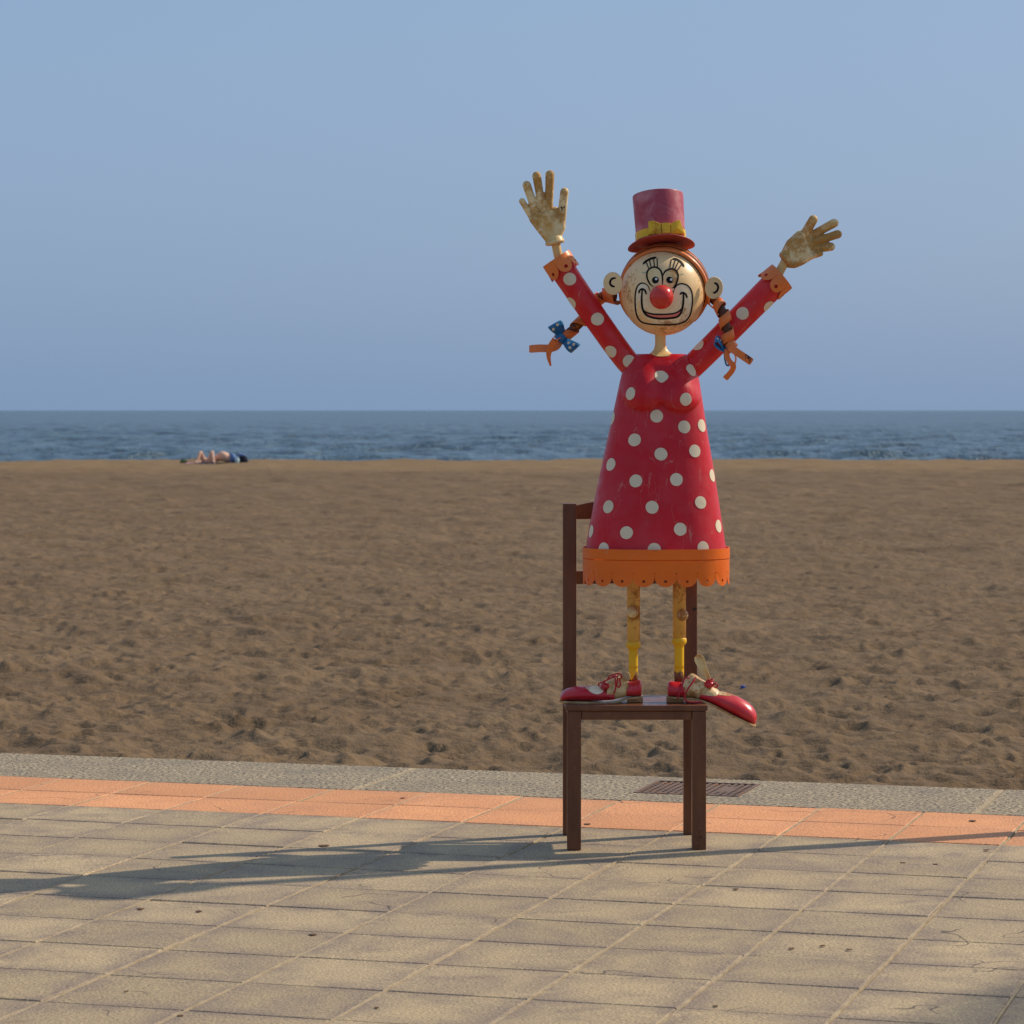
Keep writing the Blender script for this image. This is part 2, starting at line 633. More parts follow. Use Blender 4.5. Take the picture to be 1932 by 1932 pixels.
def simple(name, a, b, scale, rough=0.9, bump=0.3, bscale=60, lo=0.35, hi=0.65):
    m = Mat(name, rough, 0.25)
    p = m.pos()
    m.color(m.mix(m.ramp(m.noise(p, scale, 5, 0.65), lo, hi), a, b))
    if bump: m.bump(m.noise(p, bscale, 4), bump, 0.006)
    return m.m


M['grout'] = simple('light_grout', (0.30, 0.22, 0.13, 1), (0.46, 0.355, 0.215, 1), 14)
M['bed'] = simple('dark_joint', (0.06, 0.042, 0.03, 1), (0.13, 0.09, 0.06, 1), 18)


def kerb_mat():
    m = Mat('exposed_aggregate', 0.85, 0.3)
    p = m.pos()
    n = m.noise(p, 62, 3, 0.8)
    c = m.mix(m.ramp(n, 0.42, 0.58), (0.070, 0.050, 0.033, 1), (0.50, 0.395, 0.245, 1))
    c = m.mix(m.ramp(m.noise(p, 4, 5, 0.6), 0.45, 0.72, 0, 0.55), c, (0.15, 0.125, 0.10, 1))
    m.color(c)
    m.bump(n, 0.5, 0.004)
    return m.m


M['kerb'] = kerb_mat()


def sand_mat():
    m = Mat('beach_sand', 0.95, 0.15)
    p = m.pos()
    n1 = m.noise(p, 0.5, 5, 0.6)
    n2 = m.noise(p, 6, 5, 0.65)
    c = m.mix(m.ramp(n1, 0.35, 0.65), (0.150, 0.095, 0.050, 1), (0.185, 0.121, 0.066, 1))
    c = m.mix(m.ramp(n2, 0.50, 0.72, 0, 0.5), c, (0.10, 0.062, 0.034, 1))
    c = m.mix(m.ramp(m.noise(p, 1.6, 4, 0.7), 0.5, 0.7, 0, 0.45), c, (0.115, 0.072, 0.040, 1))
    sy = m.node('ShaderNodeSeparateXYZ')
    m.link(p, sy.inputs[0])
    # drier, paler sand on the crest above the water
    c = m.mix(m.ramp(sy.outputs[1], 104, 122, 0, 0.40), c, (0.29, 0.185, 0.085, 1))
    g = m.noise(p, 160, 3, 0.7)
    c = m.mix(m.ramp(g, 0.62, 0.75, 0, 0.5), c, (0.07, 0.045, 0.028, 1))
    m.color(c)
    m.bump(m.math('ADD', m.math('ADD', m.noise(p, 7, 5, 0.65), m.math('MULTIPLY', m.noise(p, 19, 4, 0.65), 0.5)), m.math('MULTIPLY', g, 0.08)), 0.65, 0.045)
    return m.m


M['sand'] = sand_mat()


def sea_mat():
    m = Mat('sea_water', 0.22, 0.4)
    m.b.inputs['IOR'].default_value = 1.33
    p = m.pos('Position', (1.0, 0.28, 1.0))
    n = m.math('ADD', m.noise(p, 0.62, 5, 0.66), m.math('MULTIPLY', m.noise(p, 0.18, 3, 0.6), 1.6))
    n2 = m.noise(p, 0.33, 4, 0.7)
    m.color(m.mix(m.ramp(n2, 0.40, 0.62), (0.012, 0.040, 0.058, 1), (0.070, 0.125, 0.150, 1)))  # light and dark of the wave faces put into the water colour
    m.bump(m.math('ADD', n, m.math('MULTIPLY', m.noise(p, 0.9, 4, 0.6), 0.25)), 1.0, 2.4)
    return m.m


M['sea'] = sea_mat()
M['iron'] = painted('rusty_iron', (0.19, 0.115, 0.075, 1), (0.12, 0.08, 0.06, 1), 0.7, 0.58, 0.70, 0.6, 0)
M['drain_shade'] = simple('drain_shade_black', (0.012, 0.010, 0.009, 1), (0.02, 0.016, 0.013, 1), 20, 0.9, 0)  # near-black colour in place of the shade inside the drain
M['skin'] = simple('skin', (0.66, 0.38, 0.25, 1), (0.72, 0.44, 0.30, 1), 6, 0.6, 0)
M['skin2'] = simple('tanned_skin', (0.66, 0.37, 0.24, 1), (0.72, 0.42, 0.28, 1), 6, 0.6, 0)
M['hairbrown'] = simple('brown_hair', (0.05, 0.025, 0.015, 1), (0.09, 0.045, 0.025, 1), 20, 0.7, 0)
M['cloth_blue'] = simple('blue_cloth', (0.10, 0.17, 0.36, 1), (0.16, 0.25, 0.45, 1), 8, 0.9, 0)
M['cloth_dark'] = simple('dark_cloth', (0.015, 0.017, 0.028, 1), (0.03, 0.03, 0.045, 1), 8, 0.9, 0)
M['cloth_grey'] = simple('grey_towel', (0.16, 0.15, 0.19, 1), (0.35, 0.33, 0.35, 1), 3, 0.95, 0)
M['cloth_pink'] = simple('pink_towel', (0.55, 0.22, 0.28, 1), (0.6, 0.4, 0.42, 1), 3, 0.95, 0)
M['pale'] = simple('pale_plastic', (0.45, 0.60, 0.60, 1), (0.55, 0.68, 0.68, 1), 8, 0.4, 0)
M['olive'] = simple('olive_cloth', (0.10, 0.14, 0.06, 1), (0.05, 0.06, 0.035, 1), 6, 0.9, 0)
M['leafdry'] = simple('dry_leaf', (0.07, 0.035, 0.018, 1), (0.14, 0.07, 0.03, 1), 60, 0.8, 0)
M['capblue'] = Mat('blue_plastic', 0.35, 0.5, (0.03, 0.07, 0.30, 1)).m
M['pole'] = simple('grey_post_metal', (0.20, 0.21, 0.21, 1), (0.26, 0.27, 0.27, 1), 8, 0.4, 0)
M['lampglass'] = Mat('lamp_glass', 0.2, 0.5, (0.6, 0.6, 0.58, 1)).m
M['bark'] = simple('palm_bark', (0.10, 0.07, 0.045, 1), (0.20, 0.14, 0.09, 1), 9, 0.95, 0.6, 20)
M['frond'] = simple('palm_leaf', (0.035, 0.07, 0.018, 1), (0.06, 0.10, 0.03, 1), 8, 0.5, 0)

# ------------------------------------------------------------ promenade: kerb, tiles, grout
TH = 0.2952
TA, TB = 0.4013, 0.3953                       # spacing of the tiles along and across the kerb
O0 = Vector((-1.8762, 12.5755, 0))            # a tile corner on the kerb line
EU = Vector((math.cos(TH), -math.sin(TH), 0))   # along the kerb, to the right
EV = Vector((-math.sin(TH), -math.cos(TH), 0))  # away from the beach, towards the camera


def G(u, v, z=0.0):
    q = O0 + EU * u + EV * v
    return Vector((q.x, q.y, z))


prom = mk('promenade', *(lambda c: (c, [(0, 1, 2, 3), (7, 6, 5, 4), (0, 4, 5, 1), (1, 5, 6, 2), (2, 6, 7, 3), (3, 7, 4, 0)]))(
    [G(-30, -0.81, -0.016), G(34, -0.81, -0.016), G(34, 22, -0.016), G(-30, 22, -0.016),
     G(-30, -0.81, -0.7), G(34, -0.81, -0.7), G(34, 22, -0.7), G(-30, 22, -0.7)]), M['bed'])
fix_normals(prom)
tag(prom, kind='structure')

tile_cache = {}


def tile_mesh(key, w, d, mat):
    if key in tile_cache: return tile_cache[key]
    h = 0.02
    b = 0.0035
    def ring(s, z): return [(-w / 2 + s, -d / 2 + s, z), (w / 2 - s, -d / 2 + s, z), (w / 2 - s, d / 2 - s, z), (-w / 2 + s, d / 2 - s, z)]
    v, f = loft([ring(0, -h), ring(0, -b), ring(b, 0)], True, True)
    me = bpy.data.meshes.new(key)
    me.from_pydata(v, [], f)
    me.update()
    me.materials.append(mat)
    tile_cache[key] = me
    return me


GAP_U, GAP_V = 0.0095, 0.006
visible = []
rest = []
for r in range(0, 34):
    for c in range(-34, 44):
        ctr = G((c + 0.5) * TA, (r + 0.5) * TB)
        if ctr.y > 0.5:
            px = 966 + F * ctr.x / ctr.y
            py = 774 + F * CAM_H / ctr.y
            vis = -260 < px < 2190 and py < 2080
        else:
            vis = False
        if vis: visible.append((r, c, ctr))
        elif r < 30 and -14 < c < 30: rest.append((r, c, ctr))
visible.sort(key=lambda q: -q[2].y)
ROT = -TH
for r, c, ctr in visible[:299]:
    kind = 'tile_orange' if r < 2 else 'tile'
    o = bpy.data.objects.new('paving_tile', tile_mesh(kind + '_piece', TA - GAP_U, TB - GAP_V, M[kind]))
    COL.objects.link(o)
    o.parent = prom
    o.location = (ctr.x + random.gauss(0, 0.0012), ctr.y + random.gauss(0, 0.0012), random.gauss(0, 0.0008))
    o.rotation_euler = (random.gauss(0, 0.0022), random.gauss(0, 0.0022), ROT + random.gauss(0, 0.0022))
rest += visible[299:]


def rest_tiles(name, sel, mat):
    V, Fc = [], []
    for r, c, ctr in sel:
        u0, u1 = c * TA + GAP_U / 2, (c + 1) * TA - GAP_U / 2
        v0, v1 = r * TB + GAP_V / 2, (r + 1) * TB - GAP_V / 2
        k = len(V)
        V += [G(u0, v0, -0.002), G(u1, v0, -0.002), G(u1, v1, -0.002), G(u0, v1, -0.002),
              G(u0, v0, -0.016 + 0.001), G(u1, v0, -0.015), G(u1, v1, -0.015), G(u0, v1, -0.015)]
        Fc += [(k + 3, k + 2, k + 1, k), (k, k + 1, k + 5, k + 4), (k + 1, k + 2, k + 6, k + 5), (k + 2, k + 3, k + 7, k + 6), (k + 3, k, k + 4, k + 7)]
    o = mk(name, V, Fc, mat, prom)
    tag(o, kind='stuff')
    return o


rest_tiles('paving_tiles', [q for q in rest if q[0] >= 2], M['tile'])
rest_tiles('orange_paving_tiles', [q for q in rest if q[0] < 2], M['tile_orange'])

# sandy grout strips that run from the kerb to the camera, one between two tile columns
for c in range(-5, 14):
    pts, rng = [], random.Random(c)
    n = 76
    V, Fc = [], []
    for i in range(n):
        v = i / (n - 1) * 20 * TB
        wob = rng.gauss(0, 0.0008)
        hw = 0.0045 + rng.gauss(0, 0.0007)
        z = 0.0002 + rng.gauss(0, 0.0006) - (0.004 if rng.random() < 0.06 else 0)
        V += [G(c * TA + wob - hw, v, -0.012), G(c * TA + wob - hw * 0.62, v, z), G(c * TA + wob + hw * 0.62, v, z), G(c * TA + wob + hw, v, -0.012)]
    for i in range(n - 1):
        for k in range(3):
            Fc.append((4 * i + k, 4 * i + k + 1, 4 * i + 5 + k, 4 * i + 4 + k))
    fix_normals(mk('grout_line', V, Fc, M['grout'], prom))

# kerb slabs of exposed aggregate
KD = 0.78
DR_U0, DR_U1, DR_V0, DR_V1 = 0, 0, 0, 0


def ground_at(x, y):
    Y = F * CAM_H / (y - 774)
    X = (x - 966) * Y / F
    d = Vector((X, Y, 0)) - O0
    return d.dot(EU), d.dot(EV)


gc = [ground_at(*q) for q in ((1192, 1498), (1234, 1474.5), (1435.6, 1478.5), (1399, 1501.6))]
DR_U0 = (gc[0][0] + gc[1][0]) / 2
DR_U1 = (gc[2][0] + gc[3][0]) / 2
DR_V0 = (gc[1][1] + gc[2][1]) / 2
DR_V1 = (gc[0][1] + gc[3][1]) / 2
j1 = [ground_at(690, 1489)[0], ground_at(745, 1456)[0]]
j2 = [ground_at(1845, 1533)[0], ground_at(1885, 1491)[0]]
ju = sum(j1) / 2
jv = sum(j2) / 2
KL = jv - ju
edges = [ju + KL * k for k in range(-7, 9)]


def kerb_slab(u0, u1, v0, v1):
    n = 0.004
    def ring(s, z): return [G(u0 + s, v0 + s, z), G(u1 - s, v0 + s, z), G(u1 - s, v1 - s, z), G(u0 + s, v1 - s, z)]
    v, f = loft([ring(0, -0.15), ring(0, -n), ring(n, 0.0)], True, True)
    o = mk('kerb_slab', v, f, M['kerb'], prom)
    return fix_normals(o)


for a, b in zip(edges[:-1], edges[1:]):
    g = 0.011
    if a < DR_U0 < b:
        # the slab with the drain: four pieces of one slab around the opening
        n = 0.004
        V, Fc = [], []
        def rect(u0, u1, v0, v1, z): return [G(u0, v0, z), G(u1, v0, z), G(u1, v1, z), G(u0, v1, z)]
        outer_t = rect(a + g + n, b - g - n, -KD + n, -0.004 - n, 0.0)
        outer_m = rect(a + g, b - g, -KD, -0.004, -n)
        outer_b = rect(a + g, b - g, -KD, -0.004, -0.15)
        inn_t = rect(DR_U0, DR_U1, DR_V0, DR_V1, 0.0)
        inn_b = rect(DR_U0, DR_U1, DR_V0, DR_V1, -0.15)
        v, f = loft([outer_b, outer_m, outer_t, inn_t, inn_b], True, False)
        fix_normals(mk('kerb_slab', v, f, M['kerb'], prom))
        mk('drain_shade_sheet', rect(DR_U0 - .01, DR_U1 + .01, DR_V0 - .01, DR_V1 + .01, -0.0155), [(3, 2, 1, 0)], M['drain_shade'], prom)  # black sheet close under the bars, painted as the shaft's darkness
    else:
        kerb_slab(a + g, b - g, -KD, -0.004)
    V = [G(b - 0.010, -KD + .006, -0.10), G(b - 0.009, -KD + .006, -0.001), G(b + 0.009, -KD + .006, -0.001), G(b + 0.010, -KD + .006, -0.10)]
    V2 = [G(b - 0.010, -0.008, -0.10), G(b - 0.009, -0.008, -0.001), G(b + 0.009, -0.008, -0.001), G(b + 0.010, -0.008, -0.10)]
    v, f = loft([V, V2], True, True)
    fix_normals(mk('grout_line', v, f, M['grout'], prom))

# ------------------------------------------------------------ sand and sea


def vnoise(x, y, seed):
    xi, yi = np.floor(x).astype(np.int64), np.floor(y).astype(np.int64)
    fx, fy = x - xi, y - yi
    fx = fx * fx * fx * (fx * (fx * 6 - 15) + 10)
    fy = fy * fy * fy * (fy * (fy * 6 - 15) + 10)
    def h(a, b):
        n = (a * 374761393 + b * 668265263 + seed * 1442695041) & 0x7fffffff
        n = ((n ^ (n >> 13)) * 1274126177) & 0x7fffffff
        n = (n ^ (n >> 16)) & 0xffff
        return n / 65535.0 - 0.5
    return (h(xi, yi) * (1 - fx) + h(xi + 1, yi) * fx) * (1 - fy) + (h(xi, yi + 1) * (1 - fx) + h(xi + 1, yi + 1) * fx) * fy


def sand_z(Y):
    return np.where(Y < 139, -0.06 - (Y - 14) * (0.94 / 125), np.where(Y < 151, -1.0, -1.0 - (Y - 151) * 0.09))


def sand_height(X, Y, fade_rows=True):
    z = sand_z(Y)
    step = 0.0065 * Y
    for wl, amp, sd in ((6.0, 0.04, 1), (2.6, 0.030, 7), (1.3, 0.026, 2), (0.55, 0.030, 3), (0.27, 0.031, 4), (0.14, 0.024, 5)):
        att = np.clip((wl * 1.7 - step) / (wl * 1.2), 0, 1)
        wx = X + 0.25 * wl * vnoise(X / wl * 1.3 + 7, Y / wl * 1.3, sd + 20)
        n = vnoise(wx / wl + 0.37 * Y / wl, Y / wl - 0.2 * X / wl, sd)
        n2 = vnoise(wx / wl * 1.9 + 31, Y / wl * 1.9 + 11, sd + 40)
        # sharper crests than hollows, as trodden dry sand has
        far = 1.0 + np.clip((Y - 25) / 40, 0, 1.6) * (1.0 if wl > 0.5 else 0.3)
        z = z + amp * far * att * (1.5 * (0.25 - np.abs(n)) * 1.4 + 0.9 * n2)
    return z


NR, NC = 1050, 720
ys = 11.2 * (190 / 11.2) ** (np.arange(NR) / (NR - 1))
us = np.linspace(-1, 1, NC)
ta = np.abs(us)
us = np.sign(us) * (0.31 * ta + np.maximum(ta - 0.65, 0) ** 2 * 1.40)      # even in front, wider apart to the sides
Xg = us[None, :] * ys[:, None]
Yg = np.repeat(ys[:, None], NC, 1)
Zg = sand_height(Xg, Yg)
# footprints
rngf = np.random.default_rng(5)
NF = 38000
fy = np.sqrt(rngf.uniform(12.5 ** 2, 70 ** 2, NF))
fx = rngf.uniform(-0.25, 0.25, NF) * fy
lr = math.log(190 / 11.2)
for x0, y0 in zip(fx, fy):
    ang = rngf.uniform(0, math.pi)
    L = rngf.uniform(0.05, 0.10)
    W = L * rngf.uniform(0.38, 0.6)
    dep = rngf.uniform(0.006, 0.019)
    i0 = int(max(0, math.log((y0 - 0.3) / 11.2) / lr * (NR - 1)))
    i1 = int(min(NR, math.log((y0 + 0.3) / 11.2) / lr * (NR - 1) + 2))
    j0 = int(np.searchsorted(us, (x0 - 0.3) / y0))
    j1_ = int(np.searchsorted(us, (x0 + 0.3) / y0))
    if i1 <= i0 or j1_ <= j0: continue
    dx = Xg[i0:i1, j0:j1_] - x0
    dy = Yg[i0:i1, j0:j1_] - y0
    a = (dx * math.cos(ang) + dy * math.sin(ang)) / L
    b = (-dx * math.sin(ang) + dy * math.cos(ang)) / W
    q = a * a + b * b
    Zg[i0:i1, j0:j1_] += -dep * np.exp(-q ** 1.5) + 0.45 * dep * np.exp(-((np.sqrt(q) - 1.45) / 0.38) ** 2)
# under the promenade the sand stays low
pv = (Xg - O0.x) * EV.x + (Yg - O0.y) * EV.y
Zg = np.where(pv > -0.88, np.minimum(Zg, -0.02), Zg)
Zg = np.where(pv > -0.68, -0.30, Zg)


def grid_mesh(name, X, Y, Z, mat):
    nr, nc = X.shape
    me = bpy.data.meshes.new(name)
    co = np.stack([X, Y, Z], -1).reshape(-1, 3).astype(np.float32)
    idx = np.arange(nr * nc).reshape(nr, nc)
    q = np.stack([idx[:-1, :-1], idx[:-1, 1:], idx[1:, 1:], idx[1:, :-1]], -1).reshape(-1, 4)
    me.vertices.add(len(co))
    me.vertices.foreach_set('co', co.ravel())
    me.loops.add(q.size)
    me.loops.foreach_set('vertex_index', q.ravel().astype(np.int32))
    me.polygons.add(len(q))
    me.polygons.foreach_set('loop_start', (np.arange(len(q)) * 4).astype(np.int32))
    me.polygons.foreach_set('use_smooth', np.ones(len(q), dtype=bool))
    me.update()
    me.validate()
    me.materials.append(mat)
    o = bpy.data.objects.new(name, me)
    COL.objects.link(o)
    return o


sand = tag(grid_mesh('beach_sand', Xg, Yg, Zg, M['sand']), kind='structure')
# the beach goes on to both sides
xs = np.linspace(-1, 1, 61)
yb = np.array([9.0, 14, 20, 30, 45, 70, 100, 139, 151, 170, 190])
Xb = np.repeat((xs * 260)[None, :], len(yb), 0)
Yb = np.repeat(yb[:, None], 61, 1)
Zb = sand_z(Yb) - 0.15
o = tag(grid_mesh('outer_beach', Xb, Yb, Zb, M['sand']), kind='structure')

SEA = -3.0
NRs, NCs = 720, 560
ysea = 165 * (6000 / 165) ** (np.arange(NRs) / (NRs - 1))
usea = np.linspace(-1, 1, NCs)
ta = np.abs(usea)
usea = np.sign(usea) * (0.31 * ta + np.maximum(ta - 0.65, 0) ** 2 * 1.96)
Xs = usea[None, :] * ysea[:, None]
Ys_ = np.repeat(ysea[:, None], NCs, 1)
Zs = np.full_like(Xs, SEA)
rw = np.random.default_rng(3)
for k in range(34):
    wl = 3.0 * (18 / 3.0) ** rw.uniform()
    a = math.radians(90 + rw.normal(0, 48))
    amp = 0.0105 * wl ** 0.85
    kx, ky = math.cos(a) * 2 * math.pi / wl, math.sin(a) * 2 * math.pi / wl
    att = np.clip((wl - 2.2 * Ys_ * (math.log(6000 / 165) / NRs)) / wl * 1.6, 0, 1)
    Zs += amp * att * np.sin(kx * Xs + ky * Ys_ + rw.uniform(0, 6.28))
sea = tag(grid_mesh('sea', Xs, Ys_, Zs, M['sea']), kind='structure')
far = tag(mk('far_sea', [(-60000, 160, SEA - 0.9), (60000, 160, SEA - 0.9), (60000, 80000, SEA - 0.9), (-60000, 80000, SEA - 0.9)], [(0, 1, 2, 3)], M['sea']), kind='structure')

# ------------------------------------------------------------ drain grate in the kerb
dr = empty('drain_grate', G((DR_U0 + DR_U1) / 2, (DR_V0 + DR_V1) / 2, 0))
tag(dr, 'rusty cast iron drain grate with slots set into the concrete kerb', 'grate')


def gbox(u0, u1, v0, v1, z0, z1):
    v = [G(u0, v0, z0), G(u1, v0, z0), G(u1, v1, z0), G(u0, v1, z0), G(u0, v0, z1), G(u1, v0, z1), G(u1, v1, z1), G(u0, v1, z1)]
    return v, [(0, 1, 2, 3), (7, 6, 5, 4), (0, 4, 5, 1), (1, 5, 6, 2), (2, 6, 7, 3), (3, 7, 4, 0)]


fr = 0.016
fr_vf = join(gbox(DR_U0 + .003, DR_U1 - .003, DR_V0 + .003, DR_V0 + fr, -0.015, 0.003), gbox(DR_U0 + .003, DR_U1 - .003, DR_V1 - fr, DR_V1 - .003, -0.015, 0.003),
             gbox(DR_U0 + .003, DR_U0 + fr, DR_V0 + fr, DR_V1 - fr, -0.015, 0.003), gbox(DR_U1 - fr, DR_U1 - .003, DR_V0 + fr, DR_V1 - fr, -0.015, 0.003))
fix_normals(mk('frame', *fr_vf, M['iron'], dr))
nb = 15
du = (DR_U1 - DR_U0 - 2 * fr) / nb
dvv = (DR_V1 - DR_V0 - 2 * fr)
for i in range(1, nb):
    u = DR_U0 + fr + i * du
    fix_normals(mk('bar', *gbox(u - du * 0.20, u + du * 0.20, DR_V0 + fr, DR_V1 - fr, -0.015, 0.001), M['iron'], dr))
nx = 9
for k in range(nb):
    parts = []
    for i in range(1, nx):
        v = DR_V0 + fr + dvv * (i + (0.5 if k % 2 else 0.0) - 0.25) / nx
        parts.append(gbox(DR_U0 + fr + (k + 0.2) * du, DR_U0 + fr + (k + 0.8) * du, v - dvv / nx * 0.22, v + dvv / nx * 0.22, -0.0145, 0.0002))
    if k in (11, 12):
        parts.append(gbox(DR_U0 + fr + (k + 0.2) * du, DR_U0 + fr + (k + 0.8) * du, DR_V0 + dvv * 0.3, DR_V0 + dvv * 0.72, -0.0145, 0.0006))
    fix_normals(mk('crossbar_row', *join(*parts), M['iron'], dr))

# ------------------------------------------------------------ chair
YF = 10.52
YB_ = 10.90
LW = 0.049
SEAT_Z = 0.507


def XA(x, Y): return (x - 966) * Y / F


def ZA_(y, Y): return CAM_H - (y - 774) * Y / F


chair = empty('metal_chair', ((XA(1070, YF) + XA(1333, YF)) / 2, (YF + YB_ + LW) / 2, 0))
tag(chair, 'brown painted metal chair with worn square legs on the paving', 'chair')
xl0, xr1 = XA(1070, YF), XA(1332.5, YF)
bl0, br1 = XA(1062, YB_), XA(1315.5, YB_)
BV = 0.0035


def cpart(name, *b, bev=BV):
    v, f = box(*b)
    return mk(name, v, f, M['chair'], chair, bevel=bev)


st = 0.019
cpart('leg', xl0, xl0 + LW, YF, YF + LW, 0.0, SEAT_Z - st - 0.001)
cpart('leg', xr1 - LW, xr1, YF, YF + LW, 0.0, SEAT_Z - st - 0.001)
ztop = ZA_(950, YB_)
cpart('back_post', bl0, bl0 + LW, YB_, YB_ + LW, 0.0, ztop)
cpart('back_post', br1 - LW, br1, YB_, YB_ + LW, 0.0, ztop)
v = [(XA(1067, YF), YF - 0.004, 0), (XA(1335, YF), YF - 0.004, 0), (br1 + 0.004, YB_ - 0.001, 0), (bl0 - 0.004, YB_ - 0.001, 0)]
sv = [(a, b, SEAT_Z - st) for a, b, _ in v] + [(a, b, SEAT_Z) for a, b, _ in v]
mk('seat', sv, [(0, 3, 2, 1), (4, 5, 6, 7), (0, 1, 5, 4), (1, 2, 6, 5), (2, 3, 7, 6), (3, 0, 4, 7)], M['chair'], chair, bevel=0.003)
ap = SEAT_Z - st - 0.0005
cpart('apron_rail', xl0 + LW + .0005, xr1 - LW - .0005, YF + 0.006, YF + 0.040, ap - 0.032, ap)
v0 = [(xl0 + 0.006, YF + LW), (xl0 + 0.040, YF + LW), (bl0 + 0.042, YB_ - .0005), (bl0 + 0.008, YB_ - .0005)]
mk('apron_rail', [(a, b, ap - 0.032) for a, b in v0] + [(a, b, ap) for a, b in v0], [(0, 3, 2, 1), (4, 5, 6, 7), (0, 1, 5, 4), (1, 2, 6, 5), (2, 3, 7, 6), (3, 0, 4, 7)], M['chair'], chair, bevel=BV)
v0 = [(xr1 - 0.040, YF + LW), (xr1 - 0.006, YF + LW), (br1 - 0.008, YB_ - .0005), (br1 - 0.042, YB_ - .0005)]
mk('apron_rail', [(a, b, ap - 0.032) for a, b in v0] + [(a, b, ap) for a, b in v0], [(0, 3, 2, 1), (4, 5, 6, 7), (0, 1, 5, 4), (1, 2, 6, 5), (2, 3, 7, 6), (3, 0, 4, 7)], M['chair'], chair, bevel=BV)
cpart('apron_rail', bl0 + LW + .0005, br1 - LW - .0005, YB_ + 0.006, YB_ + 0.040, ap - 0.032, ap)


def curved_rail(name, y0, y1, arch):
    zt, zb = ZA_(y0, YB_ + .02), ZA_(y1, YB_ + .02)
    rings = []
    n = 22
    for i in range(n + 1):
        t = i / n
        x = bl0 + LW + 0.0004 + (br1 - bl0 - 2 * LW - 0.0008) * t
        k = 4 * t * (1 - t)
        yb = YB_ + 0.010 + 0.05 * k
        rings.append([Vector((x, yb, zb)), Vector((x, yb + 0.025, zb)), Vector((x, yb + 0.025, zt + arch * k)), Vector((x, yb, zt + arch * k))])
    v, f = loft(rings)
    return fix_normals(mk(name, v, f, M['chair'], chair, bevel=0.002))


curved_rail('top_rail', 953, 979.5, 0.022)
curved_rail('lower_rail', 1077, 1102, 0.0)

# ------------------------------------------------------------ the clown statue
st_c = P(1238, 1325)
clown = empty('clown_statue', (st_c.x, YS, SEAT_Z))
tag(clown, 'painted metal clown girl with raised arms and red polka dot dress standing on chair', 'statue')

# dress: a long flattened cone with a bust
rows = [(1600, 182, 1208), (1575, 186, 1204), (1500, 196, 1192), (1400, 212, 1177), (1300, 231, 1162), (1200, 251, 1147), (1100, 272, 1131),
        (1000, 293, 1115), (900, 314, 1098), (800, 335, 1081), (700, 357, 1064), (600, 379, 1048), (500, 401, 1033), (430, 416, 1022), (360, 431, 1011),
        (280, 450, 998), (230, 468, 982), (190, 492, 960), (165, 520, 936), (150, 552, 910)]
fine = []
for (a, b) in zip(rows[:-1], rows[1:]):
    k = max(1, int(abs(a[0] - b[0]) / 11))
    for i in range(k):
        t = i / k
        fine.append(tuple(a[j] + (b[j] - a[j]) * t for j in range(3)))
fine.append(rows[-1])
ND = 192
bust = [(ZD_DRESS(597, 415), 0.078), (ZD_DRESS(862, 430), 0.078)]
rings = []
for (y, x0, x1) in fine:
    a, b = ZD_DRESS(x0, y), ZD_DRESS(x1, y)
    cx, hw, z = (a.x + b.x) / 2, (b.x - a.x) / 2, a.z
    t = (y - 150) / 1450
    dr_ = 0.60 + 0.16 * min(1, t * 1.3)
    if y < 240: dr_ *= 1 - 0.22 * ((240 - y) / 90)
    ring = []
    for j in range(ND):
        th = 2 * math.pi * j / ND
        c, s = math.cos(th), math.sin(th)
        e = 2 / 2.45
        px = cx + hw * math.copysign(abs(c) ** e, c)
        py = YS + hw * dr_ * math.copysign(abs(s) ** e, s)
        if s < 0:
            lift = 0.0
            for bc, br in bust:
                up = (z - bc.z) / br
                vr = br * (0.92 if up < 0 else 1.25)
                q = ((px - bc.x) / br) ** 2 + ((z - bc.z) / vr) ** 2
                if q < 1:
                    sharp = math.sqrt(1 - q) * min(1.0, (1 - q) * 9)
                    soft = (1 - q) ** 1.6
                    k = min(max(0.5 + up * 1.4, 0), 1)
                    lift = max(lift, 0.044 * (sharp * (1 - k) + soft * k))
            py -= lift
        ring.append(Vector((px, py, z)))
    rings.append(ring)
vd, fd = loft(rings, True, True)
dress = fix_normals(mk('dress', vd, fd, M['dress'], clown, True))

# sleeves
U = M_U


def arm(name, path, r0, r1):
    pth = spline(path, 26)
    rad = [r0 + (r1 - r0) * i / 25 for i in range(26)]
    v, f = tube(pth, rad, 40)
    return fix_normals(mk(name, v, f, M['sleeve'], clown, True))


armL = arm('sleeve', [ZA(520, 1480, 0.0), ZD(1645, 1150, 0.0), ZD(1200, 535, 0.0), ZD(835, 0, 0.0), ZB(672, 1290, 0.0)], 21.5 * U, 24.5 * U)
armR = arm('sleeve', [ZC(-150, 2140, 0.0), ZC(54, 1945, 0.0), ZC(285, 1715, 0.0), ZC(650, 1345, 0.0), ZC(1045, 948, 0.0)], 22.5 * U, 25.0 * U)


